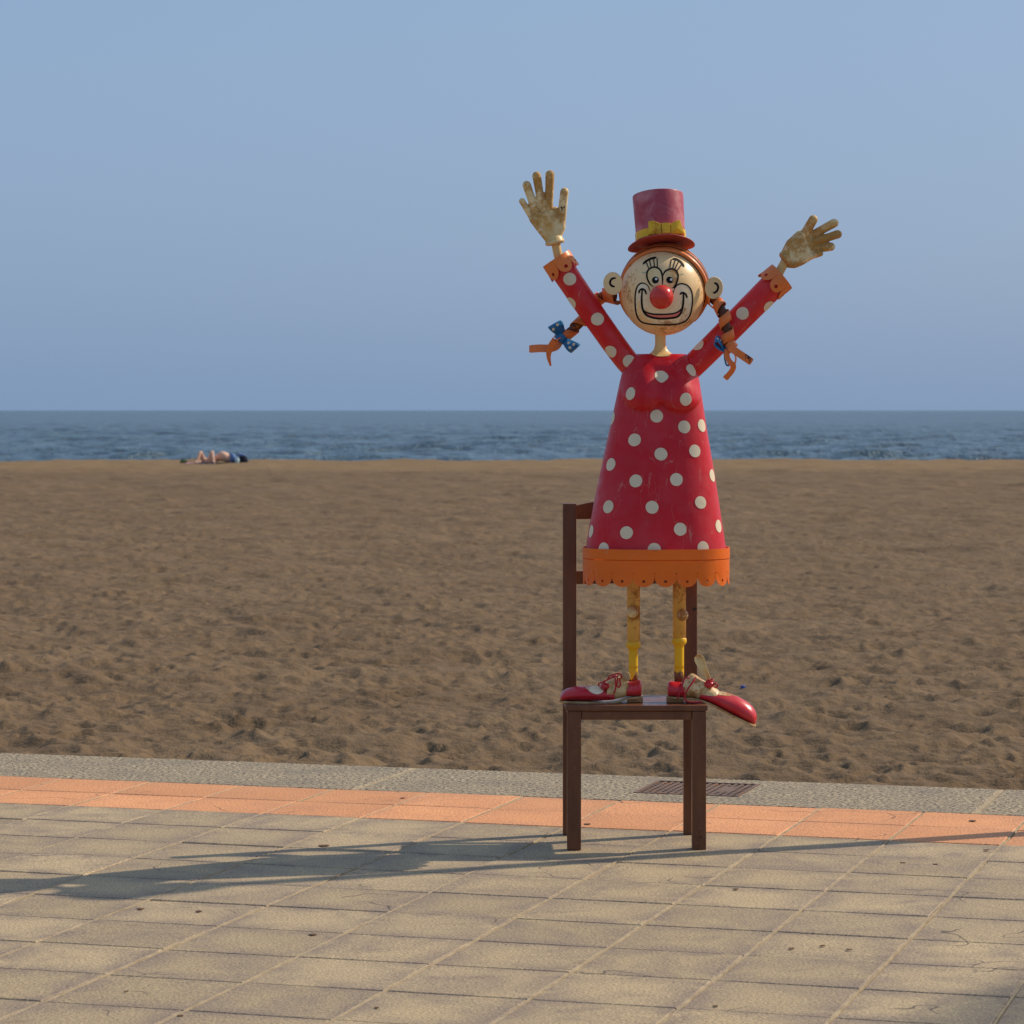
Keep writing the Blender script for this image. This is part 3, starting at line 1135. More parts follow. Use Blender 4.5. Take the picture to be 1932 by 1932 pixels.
def wrap_scallops(name, center, axis, ref, radius_fn, total, n_scal, top_len, r_hole, mat, parent, flip=1, start=0.0, bulge=1.0, taper=0.0):
    """a band round an axis whose lower edge is cut into holed scallops.
    axis points from the plain edge towards the scallops; ref is angle 0"""
    ax = axis.normalized()
    e1 = (ref - ax * ref.dot(ax)).normalized()
    e2 = ax.cross(e1)
    V, Fc = [], []
    tab_t = np.linspace(0, 2 * math.pi, 721)
    tab_p = np.array([[radius_fn(t, 0)[0] * math.cos(t), radius_fn(t, 0)[1] * math.sin(t)] for t in tab_t])
    tab_s = np.concatenate([[0], np.cumsum(np.hypot(*np.diff(tab_p, axis=0).T))])
    tab_s /= tab_s[-1]
    def put(s, h):
        th = float(np.interp((s / total + start / (2 * math.pi)) % 1.0, tab_s, tab_t))
        rx, ry = radius_fn(th, h)
        V.append(center + ax * h + e1 * (rx * math.cos(th)) + e2 * (ry * math.sin(th)))
        return len(V) - 1
    w = total / n_scal
    m = 40
    for k in range(n_scal):
        s0 = k * w
        cxs = s0 + w / 2
        hy = top_len + 0.0 * w
        sr = w * 0.47 * bulge
        inner, outer = [], []
        for i in range(m):
            a = 2 * math.pi * i / m
            dx, dy = math.cos(a), math.sin(a)
            inner.append(put(cxs + r_hole * dx, hy + sr * 0.42 + r_hole * dy))
            # outline: half width w/2 box above, half ellipse below
            lo_x, hi_y = w / 2 - 0.0004, hy
            oy0 = hy + sr * 0.42
            best = 9
            if abs(dx) > 1e-6:
                t = lo_x / abs(dx)
                yy = oy0 + dy * t
                if yy <= hy + 1e-9: best = min(best, t)
            if dy < 0:
                t = (hy - sr * 0.45 - oy0) / dy
                best = min(best, t)
            # ellipse centre (0,hy), radii w/2, sr
            A = (dx / lo_x) ** 2 + (dy / sr) ** 2
            B = 2 * (dy * (oy0 - hy)) / sr ** 2
            Cc = ((oy0 - hy) / sr) ** 2 - 1
            t = (-B + math.sqrt(max(B * B - 4 * A * Cc, 0))) / (2 * A)
            if oy0 + dy * t >= hy: best = min(best, t)
            outer.append(put(cxs + dx * best, oy0 + dy * best))
        for i in range(m):
            j = (i + 1) % m
            Fc.append((inner[i], inner[j], outer[j], outer[i]))
    # plain band above
    nn = n_scal * 10
    hs = [0.0, (top_len - w * 0.47 * bulge * 0.45) * 0.5, top_len - w * 0.47 * bulge * 0.45 + 0.0006]
    ids = [[put(total * i / nn, h) for i in range(nn)] for h in hs]
    for r in range(2):
        for i in range(nn):
            j = (i + 1) % nn
            Fc.append((ids[r][i], ids[r][j], ids[r + 1][j], ids[r + 1][i]))
    o = mk(name, V, Fc, mat, parent, False, solid=0.0022, offset=0)
    return o


# skirt hem of orange sheet metal
hem_l, hem_r = ZL(268, 124), ZL(1568, 124)
hem_c = Vector(((hem_l.x + hem_r.x) / 2, YS, hem_l.z))
hw = (hem_r.x - hem_l.x) / 2
hd = hw * 0.79
H1 = (235 - 140) * 0.20834 * U
circ = 2 * math.pi * math.sqrt((hw * hw + hd * hd) / 2)


def hem_r_fn(grow):
    def fn(th, h):
        c, s = math.cos(th), math.sin(th)
        e = 2 / 2.5
        k = math.hypot(abs(c) ** e, 0)
        sx = math.copysign(abs(c) ** e, c) / (c if abs(c) > 1e-6 else 1e-6)
        sy = math.copysign(abs(s) ** e, s) / (s if abs(s) > 1e-6 else 1e-6)
        return (hw + grow) * sx, (hd + grow) * sy
    return fn


# upper collar of the hem
fnA = hem_r_fn(0.003)
rg = []
for z in (0.0, -H1 + 0.0008):
    rr = []
    for j in range(120):
        th = 2 * math.pi * j / 120
        rx, ry = fnA(th, 0)
        rr.append(hem_c + Vector((rx * math.cos(th), ry * math.sin(th), z)))
    rg.append(rr)
v, f = loft(rg, True, False)
mk('hem_collar', v, f, M['hem'], clown, False, solid=0.003, offset=-1)
TL = (386 - 240) * 0.20834 * U
hem = wrap_scallops('hem', hem_c + Vector((0, 0, -H1 - 0.0018)), Vector((0, 0, -1)), Vector((1, 0, 0)), hem_r_fn(0.0036), circ, 20, TL, 0.0052, M['hem'], clown, start=0.06, bulge=1.02)
# the flat underside that closes the dress sits above the hem edge
# cuffs
cuffs = []


def cuff(center, axis, r):
    fn = lambda th, h: (r * (1 + 0.03 * (h / 0.05)), r * (1 + 0.03 * (h / 0.05)))
    return wrap_scallops('cuff', center, axis, Vector((0, -1, 0)), fn, 2 * math.pi * r, 6, 0.030, 0.0065, M['cuff'], clown, start=0.3, bulge=1.25)


aL0, aL1 = ZB(660, 1252), ZB(900, 1620)
cuff(aL0 + Vector((0, 0, 0)), (aL1 - aL0), 29.0 * U)
aR0, aR1 = ZC(1070, 922), ZC(760, 1180)
cuff(aR0, (aR1 - aR0), 29.0 * U)

# hands, one continuous mesh each


def hand(name, Z, fingers, palm, cuff_pts, rough=0.0026):
    V, Fc = [], []
    parts = []
    for (x0, y0, d0, x1, y1, d1, w0, w1) in fingers:
        parts.append(capsule(Z(x0, y0, d0), Z(x1, y1, d1), w0 * 0.15625 * U / 2, w1 * 0.15625 * U / 2))
    bm = bmesh.new()
    for (x, y, d, w) in palm:
        v, f = uv_sphere(Z(x, y, d), w * 0.15625 * U / 2, w * 0.15625 * U / 2, w * 0.15625 * U / 2, 14, 10)
        for q in v: bm.verts.new(q)
    r = bmesh.ops.convex_hull(bm, input=bm.verts[:])
    bmesh.ops.delete(bm, geom=list({g for g in r['geom_interior'] if isinstance(g, bmesh.types.BMVert)}), context='VERTS')
    bm.verts.index_update()
    pv_ = ([v.co.copy() for v in bm.verts], [tuple(v.index for v in f.verts) for f in bm.faces])
    bm.free()
    parts.append(pv_)
    parts.append(tube([Z(*p[:3]) for p in cuff_pts], [p[3] * 0.15625 * U / 2 for p in cuff_pts], 24))
    v, f = join(*parts)
    o = fix_normals(mk(name, v, f, M['hand'], clown, True))
    m = o.modifiers.new('remesh', 'REMESH')
    m.mode = 'VOXEL'
    m.voxel_size = rough
    m.use_smooth_shade = True
    s = o.modifiers.new('smooth', 'SMOOTH')
    s.iterations = 4
    s.factor = 0.5
    return o


hand('hand', ZB,
     [(358, 740, 0, 250, 560, -.012, 80, 78), (424, 705, -.004, 306, 368, -.020, 96, 106), (498, 668, 0, 426, 256, -.02, 92, 108),
      (574, 640, -.004, 587, 242, -.020, 98, 112), (728, 760, -.008, 762, 448, -.03, 112, 104)],
     [(395, 770, 0, 125), (650, 690, 0, 125), (715, 770, -.004, 130), (712, 880, 0, 130), (640, 1010, 0, 150), (590, 1010, 0, 140), (480, 880, 0, 130)],
     [(655, 1092, 0, 60), (652, 1080, 0, 215), (648, 1062, 0, 240), (643, 1040, 0, 228), (636, 1000, 0, 190), (630, 960, 0, 150)])
hand('hand', ZC,
     [(1340, 420, -.006, 1448, 236, -.03, 120, 112), (1440, 420, 0, 1700, 278, -.018, 100, 110), (1450, 510, -.004, 1742, 414, -.022, 94, 106),
      (1430, 602, 0, 1660, 564, -.02, 88, 106), (1400, 690, -.004, 1535, 648, -.026, 76, 70)],
     [(1120, 650, 0, 130), (1150, 760, 0, 120), (1215, 760, 0, 130), (1180, 540, 0, 140), (1290, 430, 0, 130), (1390, 440, 0, 110), (1430, 560, 0, 110), (1390, 680, 0, 110), (1300, 730, 0, 120)],
     [(1085, 740, 0, 60), (1092, 735, 0, 170), (1108, 720, 0, 215), (1130, 705, 0, 190), (1160, 690, 0, 150)])
for Z, pts, w in ((ZB, [(655, 1060), (690, 1230), (735, 1330)], 54), (ZC, [(1110, 740), (1050, 850), (980, 990)], 54)):
    v, f = tube(spline([Z(x, y) for x, y in pts], 8), w * 0.15625 * U, 20)
    fix_normals(mk('wrist_rod', v, f, M['neck'], clown, True))

# neck, flaring on to the shoulders
prof = [(1085, 60), (1120, 56), (1180, 55), (1230, 58), (1265, 68), (1295, 92), (1318, 122), (1336, 150), (1348, 160)]
rings = []
for (y, w) in prof:
    c = ZA(762 + (y - 1100) * 0.015, y)
    w *= 0.1823 * U
    rings.append([c + Vector((w * math.cos(2 * math.pi * j / 36), 0.75 * w * math.sin(2 * math.pi * j / 36), 0)) for j in range(36)])
v, f = loft(rings)
fix_normals(mk('neck', v, f, M['neck'], clown, True))

# head
HC = ZA(790, 672, 0.0)
HR = 447 * 0.1823 * U
hx, hy_, hz = HR * 0.985, HR * 0.98, HR * 1.015
v, f = uv_sphere(HC, hx, hy_, hz, 96, 64)
head = mk('head', v, f, M['face'], clown, True)
fix_normals(head)

# hair: a metal cap behind the face with a broad rim
hair_c = HC + Vector((12 * 0.1823 * U, 0.0, 8 * 0.1823 * U))


def cap_surface(scale0, rim_fn, th1, nphi=120, nth=24, phi0=0, phi1=2 * math.pi, lip=False):
    rings = []
    for i in range(-1 if lip else 0, nth + 1):
        ring = []
        for j in range(nphi + 1):
            ph = phi0 + (phi1 - phi0) * j / nphi     # 0 = up, clockwise seen from the front
            r0 = rim_fn(ph)
            th = r0 + (th1(ph) - r0) * max(i, 0) / nth
            e_ = min(j, nphi - j) / nphi
            scale = 1.0 + (scale0 - 1.0) * min(1, 0.15 + e_ * 7) - (0.055 if i < 0 else 0)
            ring.append(hair_c + Vector((hx * scale * math.sin(th) * math.sin(ph), -hy_ * scale * math.cos(th), hz * scale * math.sin(th) * math.cos(ph))))
        rings.append(ring)
    return loft(rings, False, False)


def rim(ph):
    c = math.cos(ph)
    s = math.sin(ph)
    return math.radians(83 - 24 * max(0, math.cos(ph - 0.4)) ** 0.8 + 5 * max(0, -c))


A0, A1 = -2.45, 2.35
v, f = cap_surface(1.06, rim, lambda ph: math.pi, phi0=A0, phi1=A1, lip=True)
mk('hair', v, f, M['hair'], clown, True, solid=0.004, offset=-1)
hair = [o for o in clown.children if o.name.startswith('hair')][0]
for k, (sc, da, wd) in enumerate(((1.074, 12, 7), (1.084, 21, 9), (1.092, 32, 12), (1.097, 46, 14))):
    a0, a1 = A0 + 0.05 * k, A1 - 0.05 * k
    v, f = cap_surface(sc, lambda ph, da=da: rim(ph) + math.radians(da), lambda ph, da=da, wd=wd: rim(ph) + math.radians(da + wd), 90, 4, a0, a1)
    mk('hair_strand', v, f, M['hair'], hair, True, solid=0.005, offset=-1)
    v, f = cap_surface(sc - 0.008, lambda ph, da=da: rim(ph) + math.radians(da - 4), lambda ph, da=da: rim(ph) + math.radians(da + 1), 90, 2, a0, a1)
    mk('strand_gap_shade', v, f, M['hair_gap_shade'], hair, True)  # dark strip paints the shade between two strands

hb = world_bvh(head)
K = 0.1823 * U


def fa(*pts): return [ZA(x, y) for x, y in pts]


# white muzzle with its outline
muz = [(655, 668), (636, 615), (588, 585), (542, 600), (513, 655), (503, 750), (508, 860), (530, 940), (572, 985), (640, 1004), (760, 1014), (900, 1010), (1000, 988), (1058, 932),
       (1084, 850), (1094, 740), (1080, 660), (1040, 608), (982, 590), (935, 607), (906, 650), (892, 700), (850, 720), (772, 730), (700, 715)]
paint_fill('muzzle_patch', fa(*muz), hb, M['muzzle'], head, 0.0007, n=110)
paint_stroke('muzzle_outline', fa(*muz[:22]), 7.5 * K, hb, M['black'], head, 0.0012, 120)
# eyes
eL = [(628, 540), (624, 490), (640, 450), (670, 428), (705, 420), (742, 432), (768, 460), (782, 505), (786, 560), (782, 605), (730, 615), (690, 618), (655, 590)]
eR = [(786, 505), (808, 470), (840, 447), (880, 438), (918, 450), (940, 485), (944, 530), (930, 580), (905, 625), (878, 636), (820, 612), (784, 605), (782, 560)]
paint_fill('eye', fa(*eL), hb, M['eye_white'], head, 0.0010, n=80)
paint_fill('eye', fa(*eR), hb, M['eye_white'], head, 0.0010, n=80)
paint_stroke('eye_outline', fa((690, 622), (655, 592), (630, 540), (624, 490), (640, 450), (670, 428), (705, 420), (742, 432), (768, 460), (782, 505), (786, 560), (784, 612)), 9 * K, hb, M['black'], head, 0.0014, 80)
paint_stroke('eye_outline', fa((784, 520), (808, 470), (840, 447), (880, 438), (918, 450), (940, 485), (944, 530), (930, 580), (905, 625), (880, 638)), 9 * K, hb, M['black'], head, 0.0015, 80)
for (x, y, r, gx, gy) in ((712, 553, 36, 720, 543), (858, 553, 35, 874, 549)):
    paint_dot('pupil', ZA(x, y), r * K, hb, M['black'], head, 0.0018)
    paint_dot('pupil_glint', ZA(gx, gy), 13 * K, hb, M['white'], head, 0.0023, 16, 2)
# brows and lashes
paint_stroke('brow', fa((582, 392), (612, 362), (650, 340), (690, 326), (725, 321)), 11 * K, hb, M['black'], head, 0.0012)
paint_stroke('brow', fa((885, 335), (925, 338), (965, 360), (990, 388), (1008, 418)), 11 * K, hb, M['black'], head, 0.0012)
for a, b in (((612, 360), (645, 436)), ((650, 342), (668, 424)), ((692, 328), (703, 416)), ((730, 330), (732, 425)),
             ((876, 340), (860, 430)), ((918, 345), (890, 434)), ((950, 362), (912, 444)), ((984, 388), (936, 458))):
    paint_stroke('lash', fa(a, ((a[0] + b[0]) / 2, (a[1] + b[1]) / 2), b), 5.5 * K, hb, M['black'], head, 0.0013, 14, 0.8)
for pts in (((575, 470), (592, 480), (622, 466)), ((962, 490), (985, 494), (1005, 482))):
    paint_stroke('green_fleck', fa(*pts), 3.5 * K, hb, M['green'], head, 0.0012, 12)
# mouth
lip = [(578, 848), (612, 884), (690, 903), (790, 905), (890, 898), (950, 876), (988, 846), (975, 900), (930, 934), (860, 944), (760, 948), (670, 938), (612, 905)]
up_, lo_ = spline(fa(*lip[:7]), 40), spline(fa(*([lip[0]] + lip[:6:-1] + [lip[6]])), 40)
MV, MF = [], []
for i in range(40):
    for k in range(7):
        MV.append(cast(hb, up_[i].lerp(lo_[i], k / 6), 0.0012))
for i in range(39):
    for k in range(6):
        MF.append((7 * i + k, 7 * i + k + 1, 7 * i + 8 + k, 7 * i + 7 + k))
fix_front(mk('mouth', MV, MF, M['pink'], head, True))
paint_stroke('mouth_line', fa((577, 655), (571, 740), (574, 810), (586, 865), (620, 912), (680, 938), (760, 949), (860, 945), (935, 930), (976, 885), (995, 810), (1000, 740), (999, 690)), 10.5 * K, hb, M['black'], head, 0.0016, 90, 0.7)
paint_stroke('mouth_line', fa((576, 842), (612, 882), (690, 903), (790, 906), (890, 898), (950, 876), (990, 838)), 7.5 * K, hb, M['black'], head, 0.0018, 60, 0.7)
paint_stroke('mouth_corner', fa((541, 690), (552, 660), (577, 645), (604, 660), (620, 700)), 9.5 * K, hb, M['black'], head, 0.0017, 30, 0.7)
paint_stroke('mouth_corner', fa((964, 702), (984, 684), (1008, 688), (1026, 706), (1039, 737)), 9.5 * K, hb, M['black'], head, 0.0017, 30, 0.7)

# nose
hN = cast(hb, ZA(772, 730), 0.0)
nr = 122 * K
v, f = uv_sphere(Vector((ZA(772, 730, -0.16).x, hN.y - nr * 0.55, ZA(772, 730, -0.16).z)), nr, nr, nr * 1.02, 40, 28)
fix_normals(mk('nose', v, f, M['nose'], clown, True))

# ears: round plates with a painted curl
for (cx, cy, rx, ry, tilt, curl) in ((272, 588, 98, 119, 0.10, ((303, 530), (262, 540), (243, 572), (248, 600), (268, 616), (292, 620))),
                                     (1318, 634, 95, 116, -0.12, ((1318, 582), (1344, 592), (1360, 622), (1352, 658), (1330, 680), (1306, 685)))):
    c = ZA(cx, cy, -0.07)
    rings = []
    for (s, dy) in ((0.02, -0.0045), (0.96, -0.0045), (1.0, -0.0015), (0.98, 0.001), (0.02, 0.001)):
        ring = []
        for j in range(44):
            a = 2 * math.pi * j / 44
            x, z = rx * s * math.cos(a), ry * s * math.sin(a)
            x, z = x * math.cos(tilt) - z * math.sin(tilt), x * math.sin(tilt) + z * math.cos(tilt)
            ring.append(c + Vector((x * K, dy + 0.012 * abs(x) / 100 * (1 if (x > 0) == (cx > 700) else -0.6), z * K)))
        rings.append(ring)
    v, f = loft(rings)
    ear = fix_normals(mk('ear', v, f, M['ear'], clown, False))
    eb = world_bvh(ear)
    paint_stroke('ear_curl', fa(*curl), 11 * K, eb, M['black'], ear, 0.0009, 36, 0.5)

# ------------------------------------------------------------ hat
hat_top, hat_bot = ZH(825, 225, 0.02), ZH(872, 990, -0.005)
KH = 0.11458 * U
roll = math.radians(3.2)
back = math.radians(12)
ax = Vector((-math.sin(roll), math.sin(back), math.cos(roll) * math.cos(back))).normalized()
right = Vector((math.cos(roll), 0, math.sin(roll)))
right = (right - ax * right.dot(ax)).normalized()
fwd = ax.cross(right) * -1   # towards the camera
if fwd.y > 0: fwd = -fwd
HB = hat_bot + Vector((0, 0.0, 0))
hh = (hat_top - hat_bot).length * 1.0


def hat_ring(h, r, n=64, drop=0.0):
    out = []
    for j in range(n):
        a = 2 * math.pi * j / n
        out.append(HB + ax * (h - drop * math.cos(a) ** 2) + right * (r * math.cos(a)) + fwd * (r * math.sin(a)))
    return out


hat_rings = [hat_ring(0, 406 * KH), hat_ring(hh * 0.25, 407 * KH), hat_ring(hh * 0.6, 413 * KH), hat_ring(hh - 0.003, 421 * KH), hat_ring(hh, 419 * KH), hat_ring(hh + 0.0005, 411 * KH)]
v, f = loft(hat_rings)
hat = fix_normals(mk('hat', v, f, M['hat'], clown, True))
for p in hat.data.polygons:
    if len(p.vertices) > 4: p.use_smooth = False
rr = []
for (r, h, dp) in ((400, 0.004, 0), (430, 0.0035, 0.001), (480, 0.001, 0.005), (530, 0.0, 0.011), (552, 0.0, 0.015), (553, -0.003, 0.015), (530, -0.0035, 0.011), (480, -0.0025, 0.005), (420, 0, 0), (380, 0.0, 0)):
    rr.append(hat_ring(h - 0.004, r * KH, 64, dp))
v, f = loft(rr, True, True)
fix_normals(mk('brim', v, f, M['brim'], hat, True))
bandr = [hat_ring(0.003, 411 * KH), hat_ring(0.003, 418 * KH), hat_ring(0.031, 418 * KH), hat_ring(0.031, 410 * KH)]
v, f = loft(bandr, True, False)
fix_normals(mk('hat_band', v, f, M['yellow'], hat, False))


def hat_pt(x, y, lift):
    """a point on the crown's front (measured on the crown) lifted outwards"""
    q = ZH(x, y)
    d = q - HB
    rx = d.dot(right)
    h = (d - right * rx).dot(ax)
    R = 414 * KH + lift
    rx = max(-R * 0.98, min(R * 0.98, rx))
    return HB + ax * h + right * rx + fwd * math.sqrt(R * R - rx * rx)


def bow_block(name, quad, lifts, cen=None):
    cen = cen or None
    front = [hat_pt(x, y, l) for (x, y), l in zip(quad, lifts)]
    backp = [hat_pt(x, y, 0.0005) for (x, y) in quad]
    n = len(quad)
    V = front + backp
    Fc = []
    if cen:
        V.append(hat_pt(cen[0], cen[1], cen[2]))
        for i in range(n): Fc.append((i, (i + 1) % n, 2 * n))
    else:
        Fc.append(tuple(range(n)))
    for i in range(n):
        j = (i + 1) % n
        Fc.append((i, n + i, n + j, j))
    return fix_normals(mk(name, V, Fc, M['yellow'], hat, False, bevel=0.0012))


bow_block('bow_loop', [(652, 775), (730, 772), (858, 815), (868, 985), (655, 998)], [0.020, 0.022, 0.008, 0.007, 0.018], (745, 905, 0.017))
bow_block('bow_loop', [(1015, 805), (1100, 765), (1170, 740), (1243, 962), (1020, 978)], [0.008, 0.020, 0.024, 0.022, 0.007], (1120, 880, 0.020))
bow_block('bow_knot', [(864, 808), (935, 800), (1005, 800), (1012, 972), (876, 984)], [0.013, 0.014, 0.013, 0.013, 0.013], None)

# ------------------------------------------------------------ braids with bows


def helix(axis_pts, turns, r, w, n=170, ph0=0.0, taper=1.0):
    path = spline(axis_pts, n)
    fr_ = frames(path)
    V = []
    Fc = []
    for i, (p, (t, a, b)) in enumerate(zip(path, fr_)):
        s = i / (n - 1)
        ph = ph0 + 2 * math.pi * turns * s
        rr_ = r * (1 + (taper - 1) * s)
        c = p + (a * math.cos(ph) + b * math.sin(ph)) * rr_
        for k in (-0.5, 0.0, 0.5):
            V.append(c + t * (w * k))
    for i in range(n - 1):
        for k in range(2):
            Fc.append((3 * i + k, 3 * i + k + 1, 3 * i + 4 + k, 3 * i + 3 + k))
    return V, Fc


def bow_loop(name, base, along, wid, thick, parent, dots=()):
    """a folded metal loop: strip goes out and comes back"""
    path = []
    n = 22
    for i in range(n + 1):
        t = i / n
        a = 2 * math.pi * t - math.pi
        x = (1 + math.cos(a)) / 2 if True else 0
        x = x ** 0.75
        y = math.sin(a) * (0.35 + 0.65 * x) * 0.5
        path.append(base + along * x + thick * y)
    V, Fc = [], []
    for i, p in enumerate(path):
        s = ((p - base).dot(along.normalized()) / along.length)
        V += [p - wid * (0.30 + 0.20 * s), p + wid * (0.30 + 0.20 * s)]
    for i in range(n):
        Fc.append((2 * i, 2 * i + 1, 2 * i + 3, 2 * i + 2))
    o = mk(name, V, Fc, M['blue'], parent, True, solid=0.0022, offset=0)
    return o


def dots_on(o, pts, Z, r):
    b = world_bvh(o)
    for x, y in pts:
        paint_dot('dot', Z(x, y), r, b, M['dot'], o, 0.0009, 16, 2)


# the braid that swings out behind the raised arm
KD_ = 0.1302 * U
axL = [ZD(1500, 250, 0.03), ZD(1330, 225, 0.05), ZD(1215, 330, 0.085), ZD(1090, 500, 0.10), ZD(950, 660, 0.09), ZD(700, 860, 0.07)]
v, f = helix(axL, 4.6, 100 * KD_, 165 * KD_, 220, 0.4, 0.85)
br1 = fix_normals(mk('braid', v, f, M['braid'], clown, True, solid=0.0022, offset=0))
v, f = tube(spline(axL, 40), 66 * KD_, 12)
fix_normals(mk('braid_shade_core', v, f, M['hair_gap_shade'], br1, True))  # added core, coloured dark so the coil looks shaded inside
tb = [ZD(742, 806, 0.07), ZD(722, 830, 0.07), ZD(700, 852, 0.07), ZD(680, 872, 0.07)]
dirb = (tb[-1] - tb[0]).normalized()
v, f = tube([tb[0] - dirb * 0.004, tb[0], tb[-1], tb[-1] + dirb * 0.004], [72 * KD_, 96 * KD_, 96 * KD_, 72 * KD_], 24)
T1 = fix_normals(mk('tie_band', v, f, M['blue'], br1, False))
l1 = bow_loop('bow_loop', ZD(720, 790, 0.06), ZD(620, 630, 0.05) - ZD(720, 790, 0.06), (ZD(735, 600, 0) - ZD(560, 700, 0)) * 0.92, Vector((0.02, 0.034, 0.0)), br1)
l2 = bow_loop('bow_loop', ZD(770, 880, 0.05), ZD(915, 1000, 0.05) - ZD(770, 880, 0.05), (ZD(970, 935, 0) - ZD(840, 1050, 0)) * 0.95, Vector((0.02, 0.034, 0.0)), br1)
dots_on(l1, [(658, 648), (598, 713)], ZD, 21 * KD_)
dots_on(l2, [(893, 932), (838, 980), (820, 912)], ZD, 21 * KD_)
pth = spline([ZD(690, 880, 0.06), ZD(640, 960, 0.055), ZD(545, 990, 0.055), ZD(400, 990, 0.06), ZD(250, 1000, 0.075)], 22)
v, f = strip(pth, Vector((0.1, 0.15, 1)), [0.024, 0.026] + [0.028] * 18 + [0.028, 0.024], 0.0025)
fix_normals(mk('braid_end', v, f, M['braid'], br1))
pth = spline([ZD(690, 850, 0.04), ZD(620, 880, 0.03), ZD(560, 970, 0.03), ZD(530, 1100, 0.035), ZD(560, 1245, 0.05)], 24)
v, f = strip(pth, Vector((1, 0.25, 0.4)), [0.024 * (1 - 0.0 * i) if i < 12 else 0.024 * (1 - (i - 12) / 13) + 0.002 for i in range(24)], 0.0025)
fix_normals(mk('braid_end', v, f, M['braid'], br1))

# the braid that hangs in front of the other arm
KE = 0.10417 * U
axR = [ZE(560, 330, -0.01), ZE(650, 400, -0.05), ZE(745, 520, -0.08), ZE(810, 700, -0.09), ZE(855, 930, -0.09), ZE(880, 1130, -0.09), ZE(930, 1210, -0.09)]
v, f = helix(axR, 4.4, 122 * KE, 175 * KE, 240, 1.2, 0.9)
br2 = fix_normals(mk('braid', v, f, M['braid'], clown, True, solid=0.0022, offset=0))
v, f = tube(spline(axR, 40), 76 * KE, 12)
fix_normals(mk('braid_shade_core', v, f, M['hair_gap_shade'], br2, True))  # same added core: inner shade of the coil as dark colour
c0, c1 = ZE(895, 1165, -0.09), ZE(930, 1225, -0.09)
v, f = tube([c0 - (c1 - c0) * .3, c0, c1, c1 + (c1 - c0) * .3], [84 * KE, 108 * KE, 108 * KE, 84 * KE], 24)
fix_normals(mk('tie_band', v, f, M['blue'], br2, False))
l3 = bow_loop('bow_loop', ZE(800, 1270, -0.10), ZE(640, 1080, -0.115) - ZE(800, 1270, -0.10), Vector((0.004, 0.020, 0.016)) * 1.4, (ZE(700, 1050, 0) - ZE(610, 1180, 0)) * 0.8, br2)
l4 = bow_loop('bow_loop', ZE(800, 1290, -0.08), ZE(870, 1560, -0.075) - ZE(800, 1290, -0.08), Vector((0.006, 0.024, 0.0)) * 1.3, (ZE(900, 1450, 0) - ZE(840, 1460, 0)) * 1.0, br2)
dots_on(l3, [(682, 1065), (672, 1128)], ZE, 20 * KE)
pth = spline([ZE(900, 1215, -0.125), ZE(1050, 1320, -0.128), ZE(1200, 1420, -0.125), ZE(1300, 1490, -0.12)], 20)
v, f = strip(pth, Vector((0.6, 0, 1)), [0.026] * 18 + [0.025, 0.020], 0.0025)
fix_normals(mk('braid_end', v, f, M['braid'], br2))
pth = spline([ZE(860, 1260, -0.10), ZE(850, 1370, -0.11), ZE(900, 1480, -0.115), ZE(965, 1560, -0.11), ZE(930, 1660, -0.10), ZE(815, 1790, -0.095)], 28)
wv = [Vector((math.cos(a), 0.35, math.sin(a))) for a in np.linspace(0.0, -0.5, 28)]
v, f = strip(pth, wv, [0.020] * 26 + [0.022, 0.018], 0.0025)
fix_normals(mk('braid_end', v, f, M['braid'], br2))
pth = spline([ZE(960, 1290, -0.10), ZE(1010, 1400, -0.105), ZE(1000, 1500, -0.105), ZE(975, 1590, -0.105)], 12)
v, f = strip(pth, Vector((0.4, 1, 0)), 0.012, 0.0025)
fix_normals(mk('braid_end', v, f, M['braid'], br2))

# ------------------------------------------------------------ polka dots on dress and sleeves
db = world_bvh(dress)
RD = 46.5 * 0.2605 * U
for (x, y) in ((727, 315), (509, 436), (700, 600), (540, 772), (731, 875), (900, 678), (977, 852), (1029, 668), (367, 950), (549, 1069), (843, 1059), (1104, 1030), (262, 1122), (349, 1256),
               (667, 1260), (1019, 1225), (225, 1434), (482, 1444), (871, 1419), (1149, 1396), (316, 1562), (683, 1565), (1037, 1553), (913, 477), (951, 268), (381, 617)):
    paint_dot('polka_dot', ZD_DRESS(x, y), RD, db, M['dot'], dress, 0.0012)
# and round the back
for y, off in ((1450, 0), (1260, 60), (1070, -30), (880, 40), (680, 0), (480, 30)):
    for x in (330, 560, 800, 1020):
        tgt = ZD_DRESS(695 + (x - 695) * (0.45 + 0.5 * y / 1450) + off, y)
        h, n_, _, _ = db.ray_cast(tgt + Vector((0, 2, 0)), Vector((0, -1, 0)))
        if h is None: continue
        sv_ = CAMP
        e1 = n_.cross(Vector((0, 0, 1))).normalized()
        e2 = n_.cross(e1)
        V = [h + n_ * 0.0009]
        for j in range(24):
            q = h + (e1 * math.cos(2 * math.pi * j / 24) + e2 * math.sin(2 * math.pi * j / 24)) * RD
            hh2, nn2, _, _ = db.find_nearest(q)
            V.append(hh2 + nn2 * 0.0012)
        fix_normals(mk('polka_dot', V, [(0, 1 + j, 1 + (j + 1) % 24) for j in range(24)], M['dot'], dress))
ab = world_bvh(armL)
for (x, y) in ((1240, 565), (838, -15), (858, 330), (1150, 140), (1425, 1040), (1600, 790), (1700, 1178)):
    paint_dot('polka_dot', ZD(x, y), 92 * KD_, ab, M['dot'], armL, 0.0009)
ab = world_bvh(armR)
for (x, y) in ((592, 1367), (910, 1285), (60, 1752)):
    paint_dot('polka_dot', ZC(x, y), 76 * 0.15625 * U, ab, M['dot'], armR, 0.0009)

